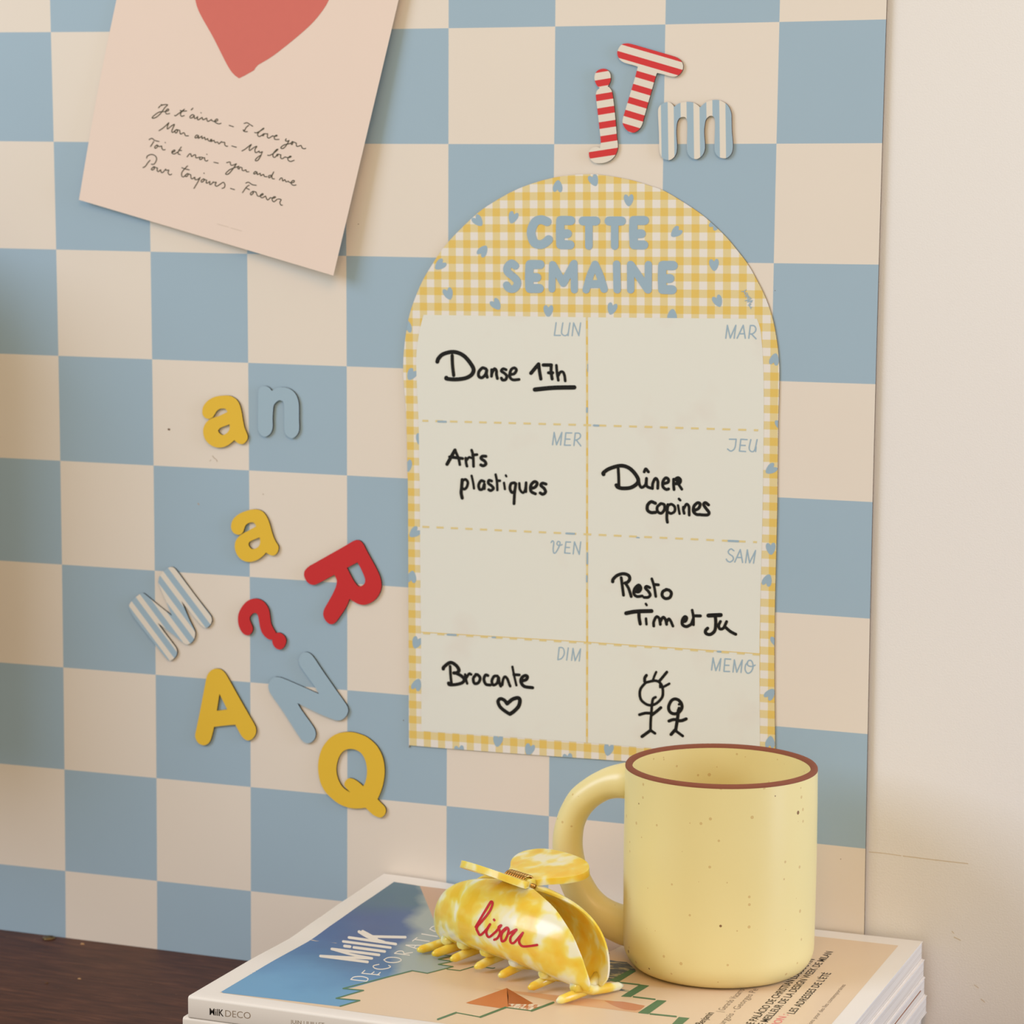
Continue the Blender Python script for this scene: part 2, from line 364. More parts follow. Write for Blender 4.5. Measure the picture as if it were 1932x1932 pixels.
# ---------------------------------------------------------------- letter magnets
T_L = 0.023
m_core = flat('dark_fibre_core', (46, 42, 34), 0.85, 0.15)
m_corel = flat('brown_fibre_core', (92, 72, 54), 0.85, 0.15)
m_yel = flat('yellow_print', (236, 192, 56), 0.5, 0.35, 0.01, 80)
m_bll = flat('blue_letter_print', (163, 187, 201), 0.5, 0.35, 0.01, 80)
m_red = flat('red_print', (206, 42, 44), 0.5, 0.35, 0.01, 80)
def stripe_mat(name, ca, cb, p0, p1, q, duty, origin):
    """stripes parallel to p0-p1; colour a starts on that line and again on the line through q; pixels on the face"""
    A, B, Q = (wallp(*p, -T_L) for p in (p0, p1, q))
    d = Vector((B.x-A.x, B.z-A.z)).normalized(); nrm = Vector((-d.y, d.x)); per = (Vector((Q.x-A.x, Q.z-A.z))).dot(nrm)
    t = NT(name); X = t.xyz(t.obj())
    O = Vector((origin[0]/S, origin[2]/S+ZD))
    c0 = (O-Vector((A.x, A.z))).dot(nrm)/per
    s = t.math('ADD', t.math('ADD', t.math('MULTIPLY', X[0], nrm.x/per/S), t.math('MULTIPLY', X[2], nrm.y/per/S)), c0)
    fac = t.math('LESS_THAN', t.math('FLOORED_MODULO', s, 1.0), duty)
    return t.set(t.mix(fac, srgb(*cb), srgb(*ca)), 0.5, 0.35)
RED = (216, 52, 52); WHT = (232, 222, 206)
LET = [
 ('letter j', (1095,122), [[(440,75),(515,105),(558,160),(572,230),(566,310),(540,370),(515,410,1),(555,440),(588,490),(600,530),(618,640),(638,800),(662,1050),(690,1380),(704,1480),(704,1570),(682,1660),(632,1745),(555,1812),(440,1855),(300,1858),(220,1820),(175,1755),(160,1680),(175,1620),(220,1575),(280,1555),(330,1558),(372,1570,1),(382,1500),(385,1440),(370,1300),(340,1020),(310,760),(293,610),(293,550),(315,490),(365,438,1),(310,390),(275,310),(265,240),(285,160),(340,100)]],
  'red and white striped lowercase letter j magnet above the weekly planner', ('red', (293,565),(600,515),(630,778))),
 ('letter T', (1150,70), [[(330,118),(410,130),(560,172),(1000,300),(1220,365),(1310,410),(1365,470),(1388,540),(1380,610),(1342,680),(1285,728),(1220,748),(1130,736),(1020,704),(900,675,1),(872,740),(752,1160),(650,1520),(625,1620),(590,1700),(538,1762),(460,1803),(370,1790),(300,1730),(258,1660),(245,1590),(262,1500),(360,1170),(470,800),(535,560,1),(450,530),(300,490),(215,445),(165,380),(145,310),(155,250),(195,175),(250,130)]],
  'red and white striped capital letter T magnet tilted to the right', ('red', (160,262),(1385,620),(700,688))),
 ('letter m', (1220,150), [[(215,620),(225,540),(265,480),(330,440),(400,425),(460,445),(500,485),(525,515,1),(570,475),(640,440),(760,420),(860,430),(940,465),(1010,525,1),(1080,460),(1150,415),(1240,390),(1330,383),(1425,410),(1510,465),(1563,540),(1596,640),(1602,760),(1608,980),(1626,1200),(1623,1320),(1590,1415),(1525,1475),(1450,1487),(1360,1460),(1300,1390),(1282,1300),(1285,1100),(1292,900),(1290,770),(1270,710),(1225,685),(1170,700),(1120,755),(1100,830),(1085,960),(1090,1100),(1100,1220),(1095,1330),(1055,1425),(985,1487),(920,1503),(840,1475),(780,1400),(762,1300),(765,1100),(770,850),(760,760),(725,712),(680,708),(625,725),(585,780),(565,870),(558,1000),(565,1140),(572,1260),(562,1375),(525,1455),(458,1512),(390,1520),(310,1490),(255,1410),(238,1300),(235,1150),(232,1000),(222,800)]],
  'pale blue and cream striped lowercase letter m magnet', ('blue', (270,600),(282,1400),(512,600))),
 ('letter a', (350,700), [[(795,770,1),(770,740),(750,712),(690,708),(640,720),(590,755),(555,810),(515,870),(470,897),(430,905),(370,885),(325,830),(315,760),(335,670),(390,590),(480,520),(590,478),(700,465),(800,464),(870,480),(945,525),(995,585),(1028,660),(1058,780),(1083,930),(1113,1070),(1158,1180),(1173,1240),(1160,1305),(1118,1358),(1065,1382),(1000,1370),(960,1340),(920,1305,1),(865,1355),(785,1410),(700,1440),(600,1445),(500,1415),(410,1345),(355,1260),(332,1160),(340,1070),(380,985),(440,925),(520,885),(640,845)],[(830,1005,1),(833,1060),(820,1120),(780,1170),(720,1205),(680,1203),(635,1170),(615,1130),(630,1100),(665,1070),(740,1040)]],
  'yellow lowercase letter a magnet beside the blue lowercase n', 'yel'),
 ('letter n', (440,690), [[(470,520),(478,460),(510,410),(570,387),(630,390),(683,420),(728,475,1),(800,432),(880,410),(980,412),(1062,436),(1138,490),(1195,570),(1230,680),(1240,800),(1240,1000),(1245,1150),(1235,1245),(1190,1322),(1135,1365),(1090,1368),(1030,1335),(985,1280),(968,1200),(965,1000),(962,780),(945,690),(920,665),(870,652),(810,690),(765,750),(750,850),(742,1000),(745,1130),(730,1225),(690,1293),(625,1335),(570,1335),(510,1290),(475,1220),(468,1130),(468,900),(470,700)]],
  'plain pale blue lowercase letter n magnet on a blue square', 'bll'),
 ('letter a', (390,920), [[(930,733,1),(905,680),(870,655),(800,665),(740,705),(712,760),(685,840),(638,882),(580,888),(510,860),(470,800),(458,730),(480,630),(540,550),(640,480),(780,428),(900,410),(985,420),(1060,458),(1115,525),(1165,620),(1205,750),(1245,890),(1295,1010),(1345,1090),(1355,1150),(1333,1225),(1283,1275),(1228,1283),(1180,1265),(1120,1225,1),(1065,1287),(975,1355),(880,1392),(780,1403),(680,1375),(600,1310),(545,1210),(528,1110),(545,1010),(600,930),(680,870),(800,805)],[(1000,940,1),(1008,1030),(985,1100),(930,1145),(860,1160),(815,1130),(790,1080),(800,1035),(840,1005),(920,970)]],
  'yellow lowercase letter a magnet beside the red capital R', 'yel'),
 ('letter R', (550,1005), [[(235,780),(255,710),(330,635),(460,560),(1000,255),(1160,160),(1235,140),(1300,158),(1355,218),(1402,310),(1482,460),(1582,640),(1662,810),(1694,950),(1690,1060),(1647,1175),(1570,1272),(1465,1338),(1370,1364),(1280,1352),(1200,1318),(1095,1252,1),(1048,1370),(985,1480),(905,1595),(840,1683),(775,1727),(700,1715),(630,1640),(598,1550),(615,1450),(680,1330),(780,1150),(840,1010),(855,920),(840,860),(810,795,1),(690,858),(500,960),(420,986),(340,968),(280,910),(245,840)],[(1245,560,1),(1310,680),(1375,830),(1390,900),(1370,970),(1310,1010),(1260,1010),(1210,960),(1150,870),(1045,665,1)]],
  'red capital letter R magnet turned on its side', 'red'),
 ('question mark', (400,1080), [[(820,494),(900,510),(975,555),(1033,625),(1075,715),(1093,820),(1113,960),(1148,1042),(1188,1112),(1205,1145,1),(1268,1138),(1335,1170),(1380,1222),(1400,1290),(1383,1365),(1340,1430),(1278,1457),(1210,1435),(1155,1370),(1135,1300),(1135,1262,1),(1090,1270),(1020,1230),(950,1150),(910,1050),(890,940),(870,830),(845,780),(805,765),(760,785),(716,840),(713,900),(740,970),(768,1040),(763,1108),(722,1168),(670,1188),(600,1165),(540,1090),(500,990),(488,890),(500,780),(550,670),(630,570),(720,512)]],
  'red question mark magnet leaning to the left', 'red'),
 ('letter M', (230,1060), [[(135,850),(145,800),(190,735),(260,670),(330,615),(390,592),(436,614),(492,660),(730,855),(945,1022,1),(920,960),(850,780),(700,430),(690,350),(710,275),(780,185),(860,120),(928,98),(980,115),(1047,185),(1187,375),(1387,645),(1637,965),(1685,1040),(1697,1110),(1676,1175),(1620,1236),(1568,1243),(1500,1200),(1420,1110),(1250,900),(1120,735,1),(1172,860),(1270,1090),(1368,1290),(1382,1370),(1358,1465),(1292,1540),(1220,1557),(1150,1520),(1000,1400),(800,1245),(670,1150,1),(790,1320),(988,1580),(1032,1660),(1037,1730),(1008,1797),(945,1852),(890,1858),(830,1810),(700,1650),(500,1400),(250,1080),(155,920)]],
  'blue and beige striped capital letter M magnet leaning left', ('blue', (185,745),(985,1815),(348,624))),
 ('letter A', (340,1240), [[(700,216),(775,236),(840,294),(907,400),(1085,720),(1285,1070),(1395,1260),(1430,1350),(1426,1440),(1378,1525),(1303,1571),(1230,1558),(1160,1490),(1100,1390),(1040,1275,1),(900,1285),(638,1315,1),(588,1520),(547,1610),(492,1652),(430,1662),(350,1630),(295,1550),(280,1470),(300,1370),(380,980),(460,560),(500,370),(550,280),(620,227)],[(740,690,1),(885,985,1),(690,1012,1)]],
  'yellow capital letter A magnet between the striped M and the blue N', 'yel'),
 ('letter N', (490,1220), [[(740,240),(770,160),(830,112),(900,109),(962,142),(1027,217),(1187,457),(1437,817),(1625,1084),(1662,1164),(1667,1230),(1628,1315),(1560,1374),(1475,1396),(1370,1368),(1100,1258),(710,1065,1),(788,1200),(988,1480),(1046,1590),(1054,1680),(1018,1765),(944,1820),(870,1818),(800,1770),(700,1630),(450,1240),(220,910),(170,800),(165,720),(200,640),(270,578),(345,576),(445,602),(695,708),(1118,895,1),(1050,770),(900,560),(780,390),(745,310)]],
  'plain blue capital letter N magnet lying tilted', 'bll'),
 ('letter Q', (580,1365), [[(740,162),(860,167),(975,196),(1103,247),(1220,332),(1318,436),(1396,575),(1441,722),(1458,900),(1441,1080),(1408,1220),(1368,1330),(1322,1430,1),(1390,1502),(1457,1572),(1481,1640),(1467,1707),(1422,1760),(1367,1777),(1300,1758),(1220,1710),(1095,1590,1),(1000,1603),(860,1603),(720,1573),(580,1510),(440,1400),(330,1280),(250,1130),(210,960),(200,800),(220,640),(270,480),(350,355),(450,255),(580,187)],[(1060,1180,1),(1100,1080),(1122,950),(1118,820),(1085,680),(1020,570),(940,510),(850,483),(770,485),(690,515),(620,590),(572,700),(546,840),(554,960),(586,1070),(646,1180),(716,1247),(815,1307,1),(740,1230),(700,1170),(700,1120),(730,1070),(780,1035),(840,1040),(900,1065),(980,1120),(1045,1180)]],
  'yellow capital letter Q magnet below the blue N', 'yel'),
]
for nm, org, loops, lab, mt in LET:
    L2 = [smooth_closed(px(l, org, 10.01), 4) for l in loops]
    cx = sum(p[0] for p in L2[0])/len(L2[0]); cy = max(p[1] for p in L2[0])
    t = thing('letter_magnet' if nm != 'question mark' else 'question_mark_magnet', lab, 'letter magnet', M(wallp(cx, cy, 0)), 'letter magnets on the checkered sheet')
    ff = lambda x, y: M(wallp(x, y, -T_L))
    def fb(x, y):
        p = wallp(x, y, -T_L); return M((p.x, 0, p.z))
    def fm(x, y):
        p = wallp(x, y, -T_L); return M((p.x, -T_L+0.0025, p.z))
    if isinstance(mt, tuple):
        k, p0, p1, q = mt
        p0, p1, q = [px([p], org, 10.01)[0] for p in (p0, p1, q)]
        mat = stripe_mat(nm.replace(' ', '_')+'_stripes', RED if k == 'red' else (163, 187, 201), WHT, p0, p1, q, 0.48 if k == 'red' else 0.535, t.location)
    else: mat = {'yel': m_yel, 'bll': m_bll, 'red': m_red}[mt]
    cm = m_corel if org[1] < 200 else m_core
    mb = MB(); slab(mb, L2, fm, fb, 0, 0, 0); mb.build('core', cm, t)
    mb = MB(); slab(mb, L2, ff, fm, 0, 0, 0); mb.build('printed_face', mat, t)

# ---------------------------------------------------------------- weekly planner
T_P = 0.012
GO = (3.729, -2.434)
planner = thing('weekly_planner', 'arched yellow gingham weekly planner board with black marker notes', 'planner board', M((GO[0], 0, GO[1])))
def gingham():
    t = NT('yellow_gingham_print'); X = t.xyz(t.obj()); th = 0.0115; c, s = math.cos(th), math.sin(th)
    u = t.math('DIVIDE', t.math('ADD', t.math('MULTIPLY', X[0], c), t.math('MULTIPLY', X[2], s)), 0.070925*S)
    v = t.math('DIVIDE', t.math('SUBTRACT', 0.8735*S, t.math('ADD', t.math('MULTIPLY', X[0], -s), t.math('MULTIPLY', X[2], c))), 0.070106*S)
    a = t.math('LESS_THAN', t.math('FLOORED_MODULO', u, 2.0), 0.99)
    b = t.math('LESS_THAN', t.math('FLOORED_MODULO', v, 2.0), 1.0)
    col = t.mix(t.math('MULTIPLY', t.math('ADD', a, b), 0.5), srgb(237, 229, 216), srgb(232, 208, 147))
    col = t.ramp(t.math('MULTIPLY', t.math('ADD', a, b), 0.5), [(0.0, srgb(238, 231, 221)), (0.5, srgb(232, 212, 156)), (1.0, srgb(233, 198, 104))])
    t.n[-1].color_ramp.interpolation = 'LINEAR'
    return t.set(col, 0.42, 0.35)
m_ging = gingham()
m_pblue = flat('planner_blue_print', (160, 184, 199), 0.42, 0.35)
def panel_mat():
    t = NT('dry_erase_white'); o = t.obj()
    f = t.ramp(t.noise(26, 3, o), [(0.58, (0, 0, 0, 1)), (0.72, (1, 1, 1, 1))])
    return t.set(t.mix(t.math('MULTIPLY', f, 0.35), srgb(234, 233, 222), srgb(228, 217, 205)), 0.32, 0.45)
m_panel = panel_mat()
m_mark = flat('black_marker', (22, 19, 16), 0.45, 0.25)
OUT = [(1110,328.4),(1156,333),(1196,341),(1228,351),(1252,359.4),(1284,378),(1316,399),(1340,418),(1370,447),(1390,471),(1410,497),(1428,528),(1442,556),(1452,582),(1459,606),(1464,632),(1468,660),(1470.2,692),(1470.3,719),(1469.5,756),(1468.5,789),(1467.8,839),(1467,905),(1466.5,955),(1464.5,1040),(1462.5,1120),(1461.4,1182),(1461,1229),(1461.3,1306),(1462,1368),(1462.3,1409),(1462.6,1452),(1458,1457,1),(1177,1436),(1060,1428),(943.5,1419.7),(842,1412),(777,1406.5),(773,1405),(771.5,1400),(771,1273),(770.3,1077),(769.5,919),(768.7,890),(767.5,831),(765.6,772),(762.4,729),(760.9,705),(760.8,685),(762,662),(766,628),(773,592),(784,560),(798,528),(816,498),(836,468),(862,439),(900,403),(930,382),(980,355),(1045,335)]
OL = smooth_closed(OUT, 3)
@lru_cache(None)
def pf(k): return lambda x, y: M(wallp(x, y, -T_P-0.0008*k))
def pb(x, y):
    p = wallp(x, y, -T_P); return M((p.x, -0.0005, p.z))
def clip_half(poly, a, n):
    out = []
    for i in range(len(poly)):
        p, q = poly[i-1], poly[i]; dp = (p[0]-a[0])*n[0]+(p[1]-a[1])*n[1]; dq = (q[0]-a[0])*n[0]+(q[1]-a[1])*n[1]
        if (dp >= 0) != (dq >= 0):
            t = dp/(dp-dq); out.append((p[0]+(q[0]-p[0])*t, p[1]+(q[1]-p[1])*t))
        if dq >= 0: out.append(q)
    return out
sgn = 1 if area2(OL) > 0 else -1
def clip_board(poly):
    cx = sum(p[0] for p in poly)/len(poly); cy = sum(p[1] for p in poly)/len(poly)
    for i in range(len(OL)):
        a, b = OL[i-1], OL[i]
        if math.hypot((a[0]+b[0])/2-cx, (a[1]+b[1])/2-cy) > 30: continue
        n = (-(b[1]-a[1])*sgn, (b[0]-a[0])*sgn); poly = clip_half(poly, a, n)
        if len(poly) < 3: return None
    return poly
HS = [(0.0,-0.02,1),(0.1,-0.16),(0.24,-0.24),(0.38,-0.16),(0.43,0.06),(0.36,0.36),(0.2,0.64),(0.04,0.79),(-0.08,0.80),(-0.24,0.66),(-0.38,0.38),(-0.44,0.08),(-0.38,-0.18),(-0.24,-0.27),(-0.1,-0.17)]
def heart(tip, notch):
    dx, dy = tip[0]-notch[0], tip[1]-notch[1]; l = math.hypot(dx, dy); k = 17/0.80/1.0; ux, uy = dx/l, dy/l; vx, vy = -uy, ux
    pts = [(notch[0]+(ux*p[1]+vx*p[0])*k, notch[1]+(uy*p[1]+vy*p[0])*k)+tuple(p[2:]) for p in HS]
    return smooth_closed(pts, 3)
HL = [((1054,350.6),(1052,357+0)),((1123.6,350.6),(1118,335)),((908,425.6),(898,412.4)),((963.6,420),(969.6,405)),((918,465),(908,478)),((822,506),(834.4,496)),((849,565.6),(844,549)),((942,584),(932.4,570)),((1033.6,596),(1034.6,581)),
 ((1185.6,389),(1186,372)),((1266.6,445),(1279.6,434.4)),((1356,416),(1346,427)),((1347,511.6),(1347,494)),((1358,579.6),(1352,563)),((1151,592),(1156,577)),((1270,582),(1268,600)),
 ((1464.8,667),(1460,683.4)),((1476,812),(1470.6,796)),((1445.3,891),(1459,881.7)),((769,607),(768,622)),((769.5,717),(779.5,701.6)),((792,836),(794,823)),((769,890.5),(768,873)),((774.6,1010),(786.4,1001)),((779,1078.6),(776,1094)),((781,1224),(788,1207)),((791,1282),(784.5,1297)),((789,1409),(794,1395)),((936.7,1410),(940,1392)),((994,1427),(1000.5,1409)),((1145,1426),(1149,1409)),((867,1430),(866,1412)),((1072,1446),(1070.5,1427)),
 ((1454,1047),(1454,1029.5)),((1453,1082.6),(1446,1100)),((1467,1220),(1462,1204.5)),((1460,1301.7),(1449.6,1314)),((1454.8,1389.4),(1452.7,1405.7))]
HL[0] = ((1054,340.6),(1052,357))
mb = MB(); slab(mb, [OL], pf(0), pb, 0, 1, 1)
for tip, notch in HL:
    h = clip_board(heart(tip, notch))
    if h: fill(mb, [h], pf(1), 2)
mb.build('board', [m_ging, m_edge, m_pblue], planner)
PAN = [(799,594,1),(1107,598.5),(1428,601.5,1),(1434,619),(1438,654),(1440.5,705),(1441,784),(1440,882),(1438,998),(1436,1077),(1434.3,1155),(1433,1234),(1433.6,1372),(1434,1427,1),(1173,1407),(1106,1401),(795,1379,1),(795,1352),(794.3,1195),(793,1077),(792,919),(791,886),(790,804),(788,757),(785.5,700),(786,662),(789,640),(792,621)]
mb = MB(); fill(mb, [smooth_closed(PAN, 3)], pf(2), 0)
stroke(mb, [(1107.3,599),(1107.8,802),(1107.6,1008),(1107.8,1211),(1107.4,1400)], 3.6, pf(3), 1, sm=False, caps=4)
def ucol(x, y):                 # which gingham column a point of the board falls in
    p = wallp(x, y, -T_P); return ((p.x-GO[0])+(p.z-GO[1])*0.0115)/0.070925
for a, m_, b, w, top_line in [((797,793.8),(1107,802),(1430.4,811.8),3.8,0),((797,993.8),(1106,1008),(1428,1022.9),3.8,0),((795,1194.6),(1108,1213.4),(1433.5,1235.4),3.6,1)]:
    for p, q in ((a, m_), (m_, b)):
        n_ = int(q[0]-p[0])*2; run = None
        for i in range(n_+1):
            t = i/n_; P = (p[0]+(q[0]-p[0])*t, p[1]+(q[1]-p[1])*t); on = math.floor(ucol(*P)) % 2 == 0 and i < n_
            if on and run is None: run = P
            if not on and run is not None:
                d = Vector((P[0]-run[0], P[1]-run[1])).normalized()*w/2; k = Vector((-d.y, d.x))
                mb.pend.setdefault((pf(3.5), 3), []).append([(run[0]+k.x, run[1]+k.y), (run[0]-k.x, run[1]-k.y), (P[0]-k.x, P[1]-k.y), (P[0]+k.x, P[1]+k.y)]); run = None
    if top_line: stroke(mb, [(a[0], a[1]-2.0), (m_[0], m_[1]-2.0), (b[0], b[1]-2.0)], 1.3, pf(3.8), 4, sm=False, caps=4)
for a, b, w in [((826,795.2),(841.5,795.8),3.8),((1120,802.6),(1129.5,803),3.8),((1108.7,687),(1108.7,701),1.4),((1107.4,769.5),(1107.4,778),3.4),((1108,1043),(1108,1064),3.2),((1107.2,1086),(1107.2,1098),3),((1068,1006.3),(1084,1007.1),3.6),((1201,1014),(1206,1014.4),2.6),((1374,1020.4),(1393,1021.3),4),((844,1197.2),(860.5,1198.2),3.8),((928.5,1202.3),(935,1202.6),3),((1353.5,1229.2),(1360,1229.7),3.6)]:
    stroke(mb, [a, b], w, pf(4.4), 2, sm=False, caps=4)
mb.build('writing_panel', [m_panel, m_ging, m_pblue, flat('pale_yellow_print', (231, 210, 150), 0.42, 0.35), flat('deep_yellow_print', (233, 200, 110), 0.42, 0.35)], planner, 'off-white dry erase area divided by dashed lines')
ttl = (930, 390)
TT = {'CETTE': [(84,[(512,142),(455,122),(395,148),(361,240),(388,335),(450,358),(500,335),(526,310)]),(80,[(637,127),(634,240),(637,360)]),(86,[(640,129),(735,131)]),(84,[(640,255),(705,255)]),(86,[(640,358),(728,360)]),(86,[(852,135),(971,135)]),(72,[(906,140),(906,372)]),(86,[(1096,135),(1214,135)]),(72,[(1150,140),(1150,372)]),(80,[(1328,127),(1325,240),(1330,362)]),(86,[(1332,130),(1432,130)]),(84,[(1330,255),(1402,255)]),(86,[(1335,360),(1425,361)])],
 'SEMAINE': [(72,[(212,558),(175,533),(136,570),(138,615),(185,655),(225,695),(230,735),(205,772),(170,778),(140,760),(130,740)]),(80,[(347,545),(342,660),(345,770)]),(86,[(350,545),(445,546)]),(84,[(350,668),(415,668)]),(86,[(350,772),(438,772)]),(66,[(562,545),(557,778)]),(72,[(566,550),(665,722)]),(72,[(665,722),(764,540)]),(68,[(766,535),(769,785)]),(70,[(880,785),(918,650),(964,545)]),(72,[(964,545),(1010,650),(1050,778)]),(76,[(905,730),(1035,730)]),(40,[(964,575),(964,590)]),(72,[(1168,542),(1174,784)]),(70,[(1300,545),(1301,785)]),(74,[(1303,550),(1464,784)]),(70,[(1468,546),(1466,785)]),(80,[(1600,552),(1596,670),(1600,785)]),(88,[(1605,554),(1702,556)]),(84,[(1600,678),(1672,678)]),(86,[(1605,782),(1693,784)])]}
for k, d in TT.items():
    mb = MB(); strokes(mb, d, ttl, 5.005, pf(3)); mb.build('title_lettering', m_pblue, planner, 'chunky rounded blue lettering '+k)
DAY = [('LUN', (930,390), 5.005, 11, [[(597,1095),(580,1215),(637,1215)],[(660,1097),(648,1180),(655,1205),(680,1218),(705,1205),(713,1185)],[(727,1097),(713,1185),(710,1218)],[(748,1218),(762,1097),(812,1218),(828,1097)]]),
 ('MAR', (1110,320), 5.005, 12, [[(1298,1592),(1313,1470),(1340,1590),(1393,1470),(1377,1592)],[(1405,1592),(1463,1470),(1482,1592)],[(1428,1550),(1475,1550)],[(1515,1592),(1530,1472)],[(1530,1472),(1565,1475),(1582,1500),(1575,1530),(1550,1550),(1522,1552)],[(1540,1552),(1583,1597)]]),
 ('MER', (810,640), 6, 14, [[(1395,1195),(1413,1055),(1440,1195),(1500,1055),(1485,1197)],[(1612,1062),(1545,1060),(1530,1200),(1597,1200)],[(1540,1130),(1592,1132)],[(1637,1203),(1652,1063)],[(1652,1063),(1695,1065),(1712,1090),(1700,1120),(1665,1140),(1648,1140)],[(1665,1142),(1715,1208)]]),
 ('JEU', (740,320), 2.542, 5.8, [[(1617,1293),(1650,1293)],[(1650,1293),(1643,1335),(1625,1350),(1608,1340)],[(1702,1295),(1672,1293),(1665,1350),(1695,1352)],[(1668,1322),(1693,1323)],[(1720,1295),(1712,1335),(1722,1352),(1738,1345),(1750,1295)],[(1745,1330),(1743,1352)]]),
 ('VEN', (740,880), 2.542, 5.6, [[(762,365),(768,357),(775,365),(772,395),(775,415),(785,412),(800,385),(805,365),(795,360),(790,372),(800,380),(815,375)],[(855,363),(833,362),(827,415),(853,417)],[(829,388),(850,389)],[(868,420),(874,362),(897,422),(904,362)]]),
 ('SAM', (1120,850), 6, 14, [[(1588,1135),(1555,1113),(1525,1140),(1535,1170),(1575,1200),(1580,1235),(1545,1262),(1515,1250),(1502,1230)],[(1597,1262),(1660,1122),(1687,1268)],[(1625,1210),(1675,1212)],[(1720,1270),(1740,1125),(1765,1272),(1833,1132),(1810,1275)]]),
 ('DIM', (810,1210), 6, 13, [[(1470,70),(1455,208)],[(1455,208),(1495,195),(1525,150),(1525,100),(1505,72),(1470,70)],[(1573,75),(1555,212)],[(1610,215),(1627,80),(1650,220),(1712,85),(1697,223)]]),
 ('MEMO', (1120,1050), 6, 14, [[(1335,1285),(1352,1147),(1383,1292),(1440,1155),(1425,1292)],[(1552,1163),(1487,1158),(1475,1300),(1540,1302)],[(1480,1230),(1532,1232)],[(1578,1308),(1593,1170),(1620,1310),(1683,1172),(1668,1312)],[(1745,1195),(1720,1230),(1715,1280),(1740,1320),(1775,1310),(1800,1270),(1803,1220),(1785,1180),(1755,1178),(1740,1205),(1750,1235),(1790,1245),(1828,1230)]])]
def ang(pts):                   # straight-sided capitals keep their corners
    return len(pts) <= 5 and not any(False for _ in pts)
CURV = {('LUN',1),('MAR',4),('MER',4),('JEU',1),('JEU',4),('VEN',0),('SAM',0),('DIM',1),('MEMO',4)}
for k, org, sc, w, ss in DAY:
    mb = MB()
    for i, s in enumerate(ss): stroke(mb, px(s, org, sc), w/sc*1.08, pf(3), 0, sm=(k, i) in CURV)
    mb.build('day_heading', m_pblue, planner, 'thin blue capital heading '+k)
sg = [[(1445,1150),(1470,1150),(1490,1135)],[(1478,1140),(1475,1165),(1485,1185)],[(1475,1160),(1500,1165)],[(1490,1180),(1505,1175),(1495,1195),(1510,1190)],[(1480,1200),(1515,1195),(1500,1215),(1530,1205)],[(1480,1240),(1540,1215),(1505,1240),(1550,1235)],[(1500,1250),(1545,1245),(1520,1265)],[(1510,1280),(1535,1270),(1520,1290),(1545,1300)],[(1530,1300),(1535,1315)]]
mb = MB(); strokes(mb, [(7, s) for s in sg], (1110, 320), 5.005, pf(3)); mb.build('signature_print', m_pblue, planner, 'tiny blue script signature near the right edge')
HA, HB, HC, HD, HE = (810,640), (1120,850), (1120,1050), (810,1210), (1170,1230)
